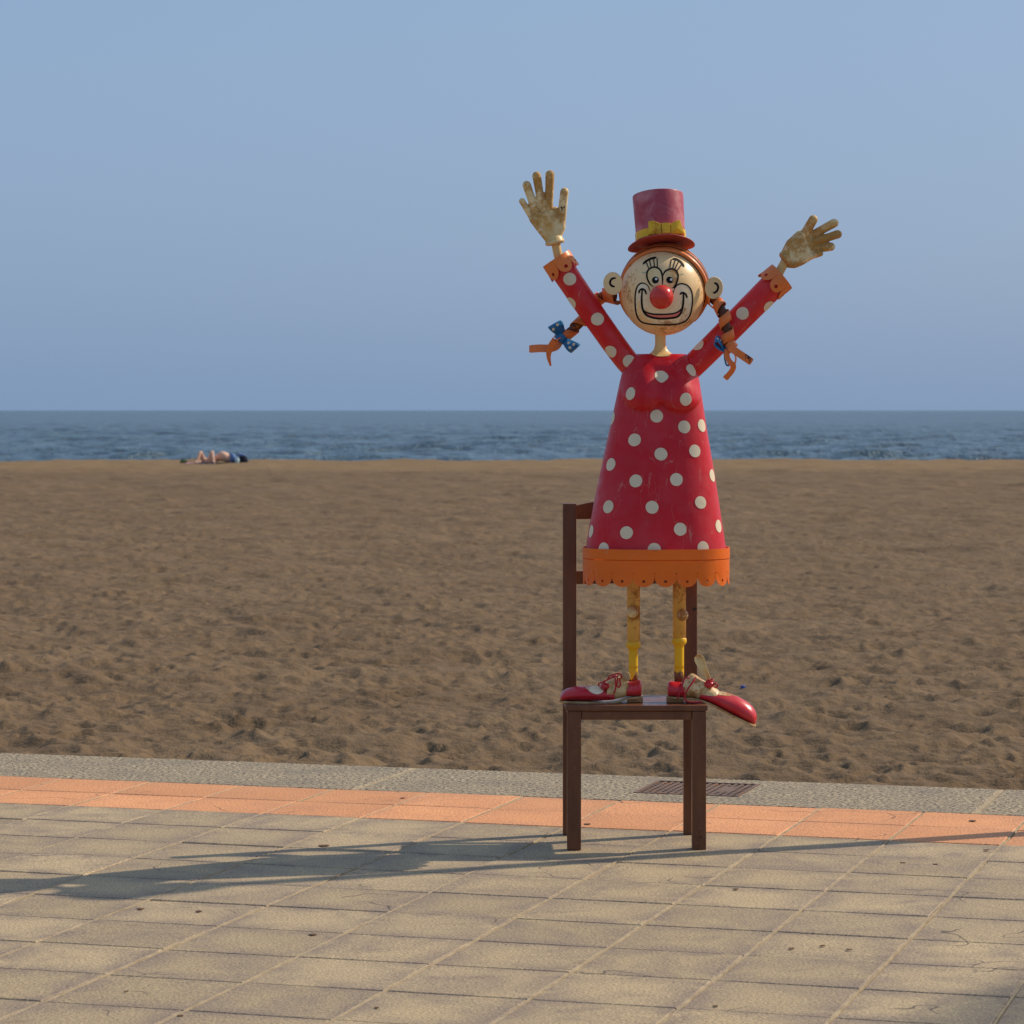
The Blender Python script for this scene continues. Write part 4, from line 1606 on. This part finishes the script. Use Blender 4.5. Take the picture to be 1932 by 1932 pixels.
nk = world_bvh(dress)
paint_fill('neckline', [ZA(x, y) for x, y in ((650, 1310), (700, 1309), (765, 1309), (830, 1310), (885, 1316), (850, 1336), (800, 1345), (750, 1345), (700, 1336))], nk, M['neck'], clown, 0.0012, n=50)

# ------------------------------------------------------------ legs
KL_ = 0.20834 * U


def leg(cx, ytop, yknob, knob_dx, ybulge, ybot, wu, wl):
    up = [ZL(cx, ytop), ZL(cx, ytop + 120), ZL(cx, ybulge)]
    v, f = tube(up, wu / 2 * KL_, 28)
    o = fix_normals(mk('leg', v, f, M['leg'], clown, True))
    prof = [(ybulge - 36, wu / 2 - 1), (ybulge - 30, wu / 2 + 4), (ybulge - 12, wu / 2 + 9), (ybulge + 8, wu / 2 + 8), (ybulge + 26, wu / 2 - 2), (ybulge + 36, wl / 2 + 2), (ybulge + 60, wl / 2), (ybot - 160, wl / 2), (ybot - 118, wl / 2)]
    v, f = tube([ZL(cx - 2, y) for y, w in prof], [w * KL_ for y, w in prof], 28)
    s = fix_normals(mk('sock', v, f, M['sock'], clown, True))
    v, f = tube([ZL(cx - 2, ybot - 122), ZL(cx - 2, ybot)], (wl / 2 - 0.8) * KL_, 28)
    fix_normals(mk('ankle', v, f, M['rust'], clown, True))
    # paint left above the bare ankle has a torn lower edge
    rr_ = random.Random(int(cx))
    V, Fc = [], []
    n = 40
    base = [rr_.uniform(-46, 46) for _ in range(9)]
    for j in range(n):
        a = 2 * math.pi * j / n
        t = j / n * 9
        k = int(t)
        w = base[k % 9] * (1 - t + k) + base[(k + 1) % 9] * (t - k) + rr_.uniform(-7, 7)
        for y in (ybot - 130, ybot - 68 + w):
            c = ZL(cx - 2, y)
            V.append(c + Vector((math.cos(a), math.sin(a), 0)) * ((wl / 2 + 0.4) * KL_))
    for j in range(n):
        q = (j + 1) % n
        Fc.append((2 * j, 2 * q, 2 * q + 1, 2 * j + 1))
    fix_normals(mk('torn_paint', V, Fc, M['sock'], s, True))
    kc = ZL(cx + knob_dx, yknob)
    v, f = uv_sphere(kc + Vector((0, -wu / 2 * KL_ - 0.004, 0)), 52 * KL_, 40 * KL_, 54 * KL_, 24, 16)
    fix_normals(mk('knee_knob', v, f, M['shoe_cream'], o, True))


leg(714, 300, 706, -12, 1012, 1350, 118, 84)
leg(1129, 300, 736, 26, 978, 1350, 120, 88)

# ------------------------------------------------------------ shoes


def sect(top, bot, hw_, flat=0.35, n=28, d=0.0, pw=2.4):
    """section of a shoe between a bottom and a top point, rounded above, flat below"""
    t, b = ZL(*top, d), ZL(*bot, d)
    up = t - b
    out = []
    for j in range(n):
        a = 2 * math.pi * j / n - math.pi / 2
        s, c = math.sin(a), math.cos(a)
        e = 2 / pw
        yy = math.copysign(abs(c) ** e, c) * hw_
        h = 0.5 + 0.5 * math.copysign(abs(s) ** e, s)
        if h < flat: h = h * h / flat * 0.3 + h * 0.7 if False else h
        out.append(b + up * h + Vector((0, yy * (1.0 if h < 0.4 else 1.0 - 0.42 * ((h - 0.4) / 0.6) ** 1.5), 0)))
    return out


def shoe(stations, d):
    return [sect(t, b, w, d=d) for t, b, w in stations]


def shoe_part(name, stations, mat, parent, d, n_sub=5):
    # refine the stations with a spline
    tops = spline([Vector((t[0], 0, t[1])) for t, b, w in stations], n_sub * (len(stations) - 1) + 1)
    bots = spline([Vector((b[0], 0, b[1])) for t, b, w in stations], n_sub * (len(stations) - 1) + 1)
    ws = spline([Vector((w, 0, 0)) for t, b, w in stations], n_sub * (len(stations) - 1) + 1)
    v, f = loft([sect((t.x, t.z), (b.x, b.z), max(w.x, 0.001), d=d) for t, b, w in zip(tops, bots, ws)])
    return fix_normals(mk(name, v, f, mat, parent, True))


def sole_part(pts, widths, parent, d, mat, th=22):
    n = 50
    path = spline([Vector((x, 0, y)) for x, y in pts], n)
    ws = spline([Vector((w, 0, 0)) for w in widths], n)
    rings = []
    for p, w in zip(path, ws):
        w = w.x
        a, b = ZL(p.x, p.z - th * 0.35, d), ZL(p.x, p.z + th * 0.5, d)
        rings.append([a + Vector((0, -w, 0)), b + Vector((0, -w * 0.98, 0)), b + Vector((0, w * 0.98, 0)), a + Vector((0, w, 0))])
    v, f = loft(rings)
    return fix_normals(mk('sole', v, f, mat, parent, False, bevel=0.0015))


def lace(name, pts, parent, r=7.0):
    pth = spline([ZL(x, y, d) for x, y, d in pts], 8 * len(pts))
    v, f = tube(pth, r * KL_, 8)
    return fix_normals(mk(name, v, f, M['lace'], parent, True))


DL = -0.035
# left shoe (toe points to the left in the picture)
sh1 = shoe_part('shoe', [((470, 1352), (470, 1508), 0.037), ((520, 1320), (520, 1506), 0.034), ((575, 1296), (575, 1494), 0.032), ((640, 1310), (640, 1480), 0.031), ((665, 1330), (665, 1475), 0.031)], M['shoe_cream'], clown, DL)
shoe_part('toe_cap', [((50, 1488), (50, 1505), 0.010), ((54, 1462), (53, 1507), 0.026), ((70, 1434), (70, 1508), 0.037), ((110, 1407), (110, 1509), 0.045), ((175, 1388), (175, 1511), 0.049), ((260, 1382), (260, 1514), 0.049), ((360, 1380), (360, 1516), 0.046), ((430, 1392), (430, 1514), 0.041), ((462, 1398), (464, 1510), 0.038), ((500, 1418), (500, 1509), 0.0372), ((540, 1430), (540, 1503), 0.0345)], M['shoe_red'], sh1, DL - 0.001)
shoe_part('heel_cup', [((648, 1362), (648, 1478), 0.0315), ((668, 1345), (668, 1476), 0.0345), ((720, 1338), (720, 1474), 0.036), ((765, 1326), (765, 1472), 0.032), ((784, 1350), (784, 1470), 0.022), ((789, 1390), (787, 1460), 0.008)], M['shoe_red'], sh1, DL)
sole_part([(44, 1515), (110, 1519), (250, 1522), (380, 1527), (470, 1533), (560, 1520), (640, 1494), (720, 1482), (800, 1478)], [0.012, 0.043, 0.053, 0.051, 0.044, 0.038, 0.035, 0.037, 0.022], sh1, DL, M['sole'])
v, f = box(ZL(655, 0, DL).x, ZL(797, 0, DL).x, YS + DL - 0.033, YS + DL + 0.033, SEAT_Z + 0.0005, ZL(0, 1486, DL).z)
mk('heel', v, f, M['heel'], sh1, bevel=0.004)
tb1 = world_bvh([o for o in sh1.children if o.name.startswith('toe_cap')][0])
zlp = lambda *pts: [ZL(x, y, DL) for x, y in pts]
paint_fill('toe_patch', zlp((268, 1384), (330, 1378), (420, 1388), (446, 1412), (430, 1442), (388, 1458), (340, 1446), (300, 1418)), tb1, M['muzzle'], sh1, 0.0007, n=50)
pth = spline([ZL(600, 1330, DL), ZL(610, 1280, DL - .003), ZL(640, 1268, DL), ZL(668, 1300, DL + .003)], 10)
v, f = strip(pth, Vector((0, 1, 0)), 0.042, 0.003)
v, f = uv_sphere(ZL(640, 1300, DL - 0.012), 46 * KL_, 0.004, 50 * KL_, 20, 12)
fix_normals(mk('tongue', v, f, M['sole'], sh1, True))
s1 = DL - 0.036
v, f = uv_sphere(ZL(455, 1385, DL - 0.02), 42 * KL_, 0.022, 34 * KL_, 20, 12)
fix_normals(mk('lace_pad', v, f, M['shoe_red'], sh1, True))
lace('lace', [(402, 1385, s1 + .010), (400, 1362, s1), (430, 1352, s1 - .003), (470, 1362, s1 - .002), (486, 1378, s1 + .008)], sh1)
lace('lace', [(436, 1345, s1 + .012), (470, 1330, s1), (510, 1310, s1 - .002), (540, 1300, s1), (575, 1276, s1 + .02)], sh1)
lace('lace', [(480, 1318, s1 + .02), (500, 1290, s1 + .004), (550, 1274, s1), (590, 1272, s1 + .004), (606, 1296, s1 + .006), (596, 1312, s1 + .012)], sh1)
lace('lace', [(520, 1296, s1 + .004), (545, 1306, s1 - .004), (552, 1360, s1 - .006), (550, 1410, s1 - .006), (536, 1455, s1 - .003)], sh1)
lace('lace', [(535, 1292, s1 + .004), (568, 1300, s1 - .005), (566, 1350, s1 - .008), (560, 1380, s1 - .006), (585, 1392, s1 - .004), (596, 1360, s1 - .004), (584, 1310, s1)], sh1)

# right shoe: its front half hangs down past the edge of the seat
DR_ = -0.040
sh2 = shoe_part('shoe', [((1160, 1330), (1160, 1486), 0.030), ((1200, 1300), (1200, 1487), 0.033), ((1250, 1268), (1245, 1490), 0.034), ((1330, 1318), (1305, 1500), 0.036), ((1405, 1362), (1360, 1512), 0.038), ((1490, 1424), (1450, 1545), 0.040)], M['shoe_cream'], clown, DR_)
shoe_part('toe_cap', [((1330, 1424), (1302, 1490), 0.0345), ((1360, 1424), (1330, 1504), 0.038), ((1420, 1425), (1385, 1522), 0.041), ((1500, 1430), (1462, 1562), 0.045), ((1580, 1448), (1530, 1600), 0.049), ((1670, 1482), (1610, 1642), 0.050), ((1752, 1532), (1690, 1684), 0.048), ((1800, 1578), (1745, 1708), 0.043), ((1822, 1620), (1778, 1722), 0.034), ((1829, 1660), (1800, 1730), 0.022), ((1827, 1695), (1814, 1732), 0.008)], M['shoe_red'], sh2, DR_ - 0.001)
shoe_part('heel_cup', [((1022, 1400), (1022, 1462), 0.008), ((1026, 1356), (1024, 1474), 0.022), ((1050, 1338), (1046, 1476), 0.033), ((1100, 1344), (1100, 1478), 0.037), ((1150, 1346), (1150, 1482), 0.036), ((1172, 1352), (1172, 1484), 0.0335)], M['shoe_red'], sh2, DR_)
sole_part([(1010, 1478), (1080, 1482), (1180, 1488), (1260, 1494), (1350, 1516), (1450, 1558), (1550, 1612), (1660, 1668), (1760, 1715), (1822, 1740)], [0.022, 0.038, 0.037, 0.036, 0.041, 0.047, 0.053, 0.053, 0.042, 0.012], sh2, DR_, M['sole'])
v, f = box(ZL(1013, 0, DR_).x, ZL(1165, 0, DR_).x, YS + DR_ - 0.033, YS + DR_ + 0.033, SEAT_Z + 0.0005, ZL(0, 1488, DR_).z)
mk('heel', v, f, M['heel'], sh2, bevel=0.004)
tb2 = world_bvh([o for o in sh2.children if o.name.startswith('toe_cap')][0])
zrp = lambda *pts: [ZL(x, y, DR_) for x, y in pts]
paint_fill('toe_patch', zrp((1440, 1432), (1500, 1434), (1570, 1446), (1630, 1466), (1640, 1474), (1560, 1470), (1480, 1462)), tb2, M['shoe_cream'], sh2, 0.0007, n=50)
# tongue standing up like a spoon
stn = [((1400, 1335), 16, -0.012), ((1385, 1295), 26, -0.014), ((1355, 1245), 34, -0.013), ((1330, 1200), 42, -0.010), ((1315, 1160), 50, -0.006), ((1308, 1125), 46, -0.003), ((1306, 1102), 26, -0.001), ((1306, 1096), 5, 0.0)]
V, Fc = [], []
nn = 9
for (c, w, d) in stn:
    for k in range(nn):
        s = k / (nn - 1) * 2 - 1
        q = ZL(c[0] + s * w, c[1] + 8 * s * (1 if c[1] > 1200 else 0), DR_ + d)
        V.append(q + Vector((0, -0.010 * s * s + 0.006, 0)))
for i in range(len(stn) - 1):
    for k in range(nn - 1):
        a = i * nn + k
        Fc.append((a, a + 1, a + 1 + nn, a + nn))
to = mk('tongue', V, Fc, M['tongue'], sh2, True, solid=0.0025, offset=0)
m = to.modifiers.new('sub', 'SUBSURF')
m.levels = m.render_levels = 2
s2 = DR_ - 0.040
v, f = uv_sphere(ZL(1400, 1368, DR_ - 0.022), 48 * KL_, 0.020, 34 * KL_, 20, 12)
fix_normals(mk('lace_pad', v, f, M['shoe_red'], sh2, True))
lace('lace', [(1370, 1350, s2 + .012), (1385, 1332, s2), (1420, 1336, s2 - .002), (1440, 1356, s2), (1432, 1378, s2 + .004), (1405, 1382, s2 + .004)], sh2)
lace('lace', [(1405, 1330, s2 + .016), (1430, 1322, s2 + .006), (1436, 1345, s2)], sh2)
lace('lace', [(1430, 1376, s2 + .002), (1455, 1360, s2 - .004), (1475, 1372, s2), (1468, 1394, s2 + .004), (1440, 1390, s2 + .004)], sh2)
lace('lace', [(1218, 1308, s2 + .022), (1180, 1312, s2 + .008), (1160, 1360, s2), (1135, 1430, s2 - .003), (1115, 1498, s2 - .004)], sh2, 8)
lace('lace', [(1276, 1310, s2 + .012), (1250, 1350, s2), (1205, 1410, s2 - .006), (1178, 1470, s2 - .008), (1190, 1516, s2 - .010), (1240, 1532, s2 - .014), (1335, 1528, s2 - .018)], sh2, 8)

# ------------------------------------------------------------ sunbathers far down the beach
YBATH = 139.0


def B(x, y, d=0.0):
    """place a thing on the far beach: measured x, y at that distance"""
    xx = 600 / 1.98758 + x * 400 / 1932 / 1.98758
    yy = 1480 / 1.98758 + y * 400 / 1932 / 1.98758
    Y = YBATH + d
    return Vector(((xx - 966) * Y / F, Y, CAM_H - (yy - 774) * Y / F))


zg = -1.0
sand_b = world_bvh(sand)


def ground_z(x, y):
    h, _, _, _ = sand_b.ray_cast(Vector((x, y, 5)), Vector((0, 0, -1)))
    return h.z if h is not None else -1.0


def body(name, verts, edges, radii, mat, label, group=None, extra=None):
    """a person as one skinned figure; verts are offsets from the point under the hips"""
    me = bpy.data.meshes.new(name)
    me.from_pydata(verts, edges, [])
    o = bpy.data.objects.new(name, me)
    COL.objects.link(o)
    me.materials.append(mat)
    sk = o.modifiers.new('skin', 'SKIN')
    sk.use_smooth_shade = True
    for i, r in enumerate(radii):
        d = me.skin_vertices[0].data[i]
        d.radius = (r, r) if not isinstance(r, tuple) else r
        d.use_root = (i == 0)
    sb_ = o.modifiers.new('sub', 'SUBSURF')
    sb_.levels = sb_.render_levels = 2
    tag(o, label, 'person', group)
    return o


cA = B(850, 1265)
gA = ground_z(cA.x, YBATH)
# lying on the back, feet towards the camera, knees up
va = [(0, 0.0, 0.14), (0.0, 0.28, 0.13), (0.0, 0.52, 0.14), (0.0, 0.62, 0.12), (0.0, 0.78, 0.13),
      (-0.15, -0.03, 0.13), (-0.24, -0.30, 0.50), (-0.38, -0.55, 0.06), (-0.42, -0.70, 0.09),
      (0.15, -0.03, 0.13), (0.24, -0.30, 0.52), (0.34, -0.58, 0.06), (0.37, -0.74, 0.09),
      (-0.19, 0.50, 0.12), (-0.36, 0.22, 0.06), (-0.30, -0.02, 0.05), (0.19, 0.50, 0.12), (0.34, 0.25, 0.06), (0.34, -0.02, 0.05)]
ea = [(0, 1), (1, 2), (2, 3), (3, 4), (0, 5), (5, 6), (6, 7), (7, 8), (0, 9), (9, 10), (10, 11), (11, 12), (2, 13), (13, 14), (14, 15), (2, 16), (16, 17), (17, 18)]
ra = [0.13, (0.15, 0.10), (0.17, 0.11), 0.055, 0.105, 0.12, 0.085, 0.055, 0.04, 0.12, 0.085, 0.055, 0.04, 0.06, 0.042, 0.035, 0.06, 0.042, 0.035]
pa = body('person', va, ea, ra, M['skin2'], 'person sunbathing on their back with knees bent up, at the water edge', 'sunbathers lying by the water edge')
pa.location = (cA.x, YBATH, gA)
cB = B(1130, 1275)
gB = ground_z(cB.x, YBATH + 0.2)
vb = [(0.24, 0.0, 0.19), (0.10, 0.0, 0.24), (-0.10, 0.03, 0.27), (-0.26, 0.08, 0.23), (-0.36, 0.16, 0.16), (-0.46, 0.25, 0.13),
      (0.32, 0.20, 0.18), (0.28, 0.58, 0.12), (0.62, 0.62, 0.06), (0.72, 0.55, 0.06),
      (0.32, 0.10, 0.10), (0.42, 0.50, 0.08), (0.78, 0.46, 0.05), (0.88, 0.40, 0.05),
      (-0.26, 0.28, 0.24), (-0.20, 0.50, 0.10), (-0.40, 0.62, 0.05)]
eb_ = [(0, 1), (1, 2), (2, 3), (3, 4), (4, 5), (0, 6), (6, 7), (7, 8), (8, 9), (0, 10), (10, 11), (11, 12), (12, 13), (3, 14), (14, 15), (15, 16)]
rb = [0.18, 0.19, 0.20, 0.16, 0.06, 0.105, 0.09, 0.065, 0.042, 0.03, 0.09, 0.065, 0.042, 0.03, 0.06, 0.042, 0.035]
pb = body('person', vb, eb_, rb, M['skin'], 'person lying on one side in blue shorts with bare back turned away from the sea', 'sunbathers lying by the water edge')
pb.location = (cB.x, YBATH + 0.2, gB - 0.01)
pb.scale = (1.12, 1.12, 1.3)
pa.scale = (1.1, 1.1, 1.15)
# hair and shorts
v, f = uv_sphere(Vector((cA.x, YBATH + 0.80, gA + 0.14)), 0.115, 0.11, 0.115, 20, 12)
mk('hair', v, f, M['hairbrown'], pa, True)
v, f = uv_sphere(Vector((cB.x - 0.48, YBATH + 0.2 + 0.27, gB + 0.15)), 0.11, 0.12, 0.12, 20, 12)
mk('hair', v, f, M['hairbrown'], pb, True)
v, f = tube([Vector((cB.x + a, YBATH + 0.2 + b, gB + c)) for a, b, c in ((0.30, 0.04, 0.19), (0.34, 0.08, 0.185), (0.38, 0.14, 0.17), (0.38, 0.30, 0.16))], [0.15, 0.17, 0.165, 0.14], 20)
fix_normals(mk('shorts', v, f, M['cloth_blue'], pb, True))


def towel(name, x0, x1, y0, y1, mat, label):
    nx_, ny_ = 14, 14
    V, Fc = [], []
    for i in range(nx_):
        for j in range(ny_):
            x = x0 + (x1 - x0) * i / (nx_ - 1)
            y = y0 + (y1 - y0) * j / (ny_ - 1)
            V.append((x, y, ground_z(x, y) + 0.02 + 0.012 * math.sin(i * 1.7 + j) * math.cos(j * 1.3)))
    for i in range(nx_ - 1):
        for j in range(ny_ - 1):
            a = i * ny_ + j
            Fc.append((a, a + ny_, a + ny_ + 1, a + 1))
    o = mk(name, V, Fc, mat, None, True, solid=0.012, offset=1)
    tag(o, label, 'towel')
    return o


towel('beach_towel', cA.x - 0.45, cA.x + 0.42, YBATH - 0.9, YBATH + 1.0, M['cloth_grey'], 'grey beach towel under the sunbather with raised knees')
towel('beach_towel', cB.x - 0.60, cB.x + 0.62, YBATH - 0.28, YBATH + 1.0, M['cloth_dark'], 'dark beach towel under the sunbather in blue shorts')
q = B(590, 1270)
towel('beach_towel', q.x - 0.30, q.x + 0.30, YBATH - 0.5, YBATH - 0.1, M['cloth_pink'], 'small pinkish cloth spread beside the grey towel')


def bag(name, c, w, d, h, mat, label, cat, top=None):
    """a soft slumped bag"""
    rings = []
    g = ground_z(c.x, c.y)
    for (z, s) in ((0.0, 0.92), (0.25, 1.05), (0.55, 1.0), (0.8, 0.82), (0.95, 0.55), (1.0, 0.2)):
        rings.append([Vector((c.x + w / 2 * s * (1 + 0.12 * math.sin(3 * t + z * 4)) * math.cos(t), c.y + d / 2 * s * math.sin(t), g - 0.005 + h * z)) for t in [2 * math.pi * k / 24 for k in range(24)]])
    e = empty(name, (c.x, c.y, g))
    tag(e, label, cat)
    v, f = loft(rings)
    fix_normals(mk('bag_body', v, f, mat, e, True))
    pth = [Vector((c.x + w * 0.28 * math.cos(a), c.y - d * 0.1, g + h * (0.82 + 0.32 * math.sin(a)))) for a in np.linspace(0, math.pi, 12)]
    v, f = tube(pth, 0.014, 8)
    fix_normals(mk('handle', v, f, top or mat, e, True))
    return e


bag('beach_bag', B(1505, 1255, 0.2), 0.40, 0.30, 0.40, M['cloth_dark'], 'dark navy beach bag with blue cloth on top beside the sunbathers', 'bag', M['cloth_blue'])
bb = bpy.data.objects['beach_bag']
v, f = uv_sphere(Vector((bb.location.x - 0.10, bb.location.y - 0.03, bb.location.z + 0.40)), 0.20, 0.14, 0.08, 20, 12)
fix_normals(mk('blue_cloth', v, f, M['cloth_blue'], bb, True))
c = B(1400, 1250, 0.0)
g = ground_z(c.x, c.y)
e = empty('water_jug', (c.x, c.y, g))
tag(e, 'pale blue plastic water jug standing against the dark beach bag', 'jug')
pr = [(0, 0.085), (0.02, 0.095), (0.18, 0.095), (0.23, 0.07), (0.26, 0.035)]
v, f = loft([[Vector((c.x + r * math.cos(t), c.y + r * math.sin(t), g + z)) for t in [2 * math.pi * k / 24 for k in range(24)]] for z, r in pr])
fix_normals(mk('jug_body', v, f, M['pale'], e, True))
v, f = loft([[Vector((c.x + r * math.cos(t), c.y + r * math.sin(t), g + z)) for t in [2 * math.pi * k / 20 for k in range(20)]] for z, r in ((0.2605, 0.038), (0.29, 0.038))])
fix_normals(mk('jug_cap', v, f, M['cloth_blue'], e))
bag('rolled_clothes', B(430, 1245, 0.3), 0.36, 0.30, 0.15, M['olive'], 'low heap of olive and black clothes left on the sand by the towels', 'clothes')

# ------------------------------------------------------------ litter
c_ = Vector((XA(1402, 17.5), 17.5, 0))
Yc = 17.3
for _ in range(12):
    zz = ground_z((1402 - 966) * Yc / F, Yc)
    Yc = (CAM_H - zz) * F / (1298 - 774)
xc = (1402 - 966) * Yc / F
zz = ground_z(xc, Yc)
e = empty('bottle_cap', (xc, Yc, zz))
tag(e, 'blue plastic cap lying on the trodden sand', 'cap')
rings = [[Vector((xc + r * math.cos(t), Yc + r * math.sin(t), zz + z)) for t in [2 * math.pi * k / 20 for k in range(20)]] for z, r in ((-0.012, 0.015), (0.012, 0.015), (0.015, 0.012))]
v, f = loft(rings)
fix_normals(mk('cap_shell', v, f, M['capblue'], e))
rings = [[Vector((xc + r * math.cos(t), Yc + r * math.sin(t), zz + z)) for t in [2 * math.pi * k / 20 for k in range(20)]] for z, r in ((-0.004, 0.0162), (0.000, 0.0162))]
v, f = loft(rings)
fix_normals(mk('cap_ring', v, f, M['capblue'], e))

spots = [(611, 1597, 26), (265, 1716, 18), (375, 1721, 16), (590, 1765, 20), (1108, 1556, 16), (760, 1507, 12), (1493, 1791, 14), (1552, 1786, 14), (1602, 1793, 14), (1861, 1605, 14), (1703, 1629, 12), (1765, 1632, 12),
         (1350, 1900, 12), (238, 1872, 10), (340, 1918, 14), (2440 / 2, 1672, 0), (710, 1903, 12), (1388, 1679, 14), (1835, 1550, 18)]
for k, (x, y, w) in enumerate(spots):
    if not w: continue
    Y = F * CAM_H / (y - 774)
    X = (x - 966) * Y / F
    L = 0.8 * w * Y / F
    rr_ = random.Random(k)
    V = []
    n = 9
    for i in range(n):
        t = i / (n - 1)
        hwid = L * 0.34 * math.sin(math.pi * min(max(t, 0.04), 0.96)) * rr_.uniform(0.7, 1.2)
        a = L * (t - 0.5)
        zc = 0.0012 + L * 0.03 * abs(2 * t - 1) ** 2 + rr_.uniform(0, 0.001)
        V += [(X + a + rr_.uniform(-1, 1) * L * .06, Y - hwid * 1.6, zc + 0.001), (X + a, Y, zc), (X + a, Y + hwid * 1.6, zc + 0.002)]
    Fc = []
    for i in range(n - 1):
        for j in range(2):
            q = 3 * i + j
            Fc.append((q, q + 1, q + 4, q + 3))
    o = mk('dry_leaf', V, Fc, M['leafdry'], None, True, solid=0.0006, offset=1)
    tag(o, 'small curled brown leaf scrap lying on the promenade paving', 'leaf', 'leaf scraps on the paving')

# ------------------------------------------------------------ what stands to the right of the view and shades the paving
lp = Vector((2.94, 11.40, 0.0))
lamp = empty('lamp_post', lp)
tag(lamp, 'slim grey lamp post standing on the kerb beside the beach', 'lamp')
v, f = tube([lp + Vector((0, 0, z)) for z in (0.0, 0.02, 0.021, 1.2, 3.45)], [0.12, 0.12, 0.055, 0.052, 0.042], 20)
fix_normals(mk('pole', v, f, M['pole'], lamp, False))
v, f = tube([lp + Vector((0, 0, z)) for z in (3.4505, 3.52, 3.66, 3.70)], [0.07, 0.11, 0.13, 0.06], 20)
fix_normals(mk('lamp_globe', v, f, M['lampglass'], lamp, True))
v, f = tube([lp + Vector((0, 0, z)) for z in (3.7005, 3.72, 3.78)], [0.16, 0.15, 0.02], 20)
fix_normals(mk('lamp_hood', v, f, M['pole'], lamp, True))

pb_ = Vector((12.68, 11.1, -0.36))
palm = empty('palm_tree', pb_)
tag(palm, 'leaning palm tree with arching fronds growing on the sand beside the promenade', 'tree')
tp = spline([pb_, pb_ + Vector((-0.1, 0, 3.0)), pb_ + Vector((-0.25, -0.05, 6.2)), pb_ + Vector((-0.3, -0.05, 9.2))], 24)
v, f = tube(tp, [0.17 - 0.06 * i / 23 + (0.012 if i % 2 else 0) for i in range(24)], 16)
fix_normals(mk('trunk', v, f, M['bark'], palm, True))
top = tp[-1]
crown_V, crown_F = [], []
rp = random.Random(4)
for k in range(13):
    a = 2 * math.pi * k / 13 + rp.uniform(-0.15, 0.15)
    L = rp.uniform(1.7, 2.2)
    rise = rp.uniform(0.1, 0.9)
    d = Vector((math.cos(a), math.sin(a), 0))
    pth = spline([top, top + d * L * 0.35 + Vector((0, 0, rise * 0.5)), top + d * L * 0.7 + Vector((0, 0, rise * 0.45)), top + d * L + Vector((0, 0, rise * 0.2 - 0.45))], 26)
    side = Vector((-d.y, d.x, 0))
    v, f = tube(pth, [0.018 * (1 - i / 28) + 0.002 for i in range(26)], 5)
    kk = len(crown_V)
    crown_V += v
    crown_F += [tuple(i + kk for i in q) for q in f]
    for i in range(3, 26):
        t = i / 25
        ln = 0.50 * math.sin(math.pi * (0.12 + 0.80 * t))
        fwd_ = (pth[i] - pth[i - 1]).normalized()
        for s in (-1, 1):
            e = pth[i] + (side * s * 0.85 + fwd_ * 0.45).normalized() * ln + Vector((0, 0, -0.22 * ln - rp.uniform(0, 0.05)))
            mdl = (pth[i] + e) / 2 + Vector((0, 0, 0.04))
            w = fwd_ * 0.016
            kk = len(crown_V)
            crown_V += [pth[i] - w, pth[i] + w, mdl - w, mdl + w, e]
            crown_F += [(kk, kk + 1, kk + 3, kk + 2), (kk + 2, kk + 3, kk + 4)]
mk('crown', crown_V, crown_F, M['frond'], palm)
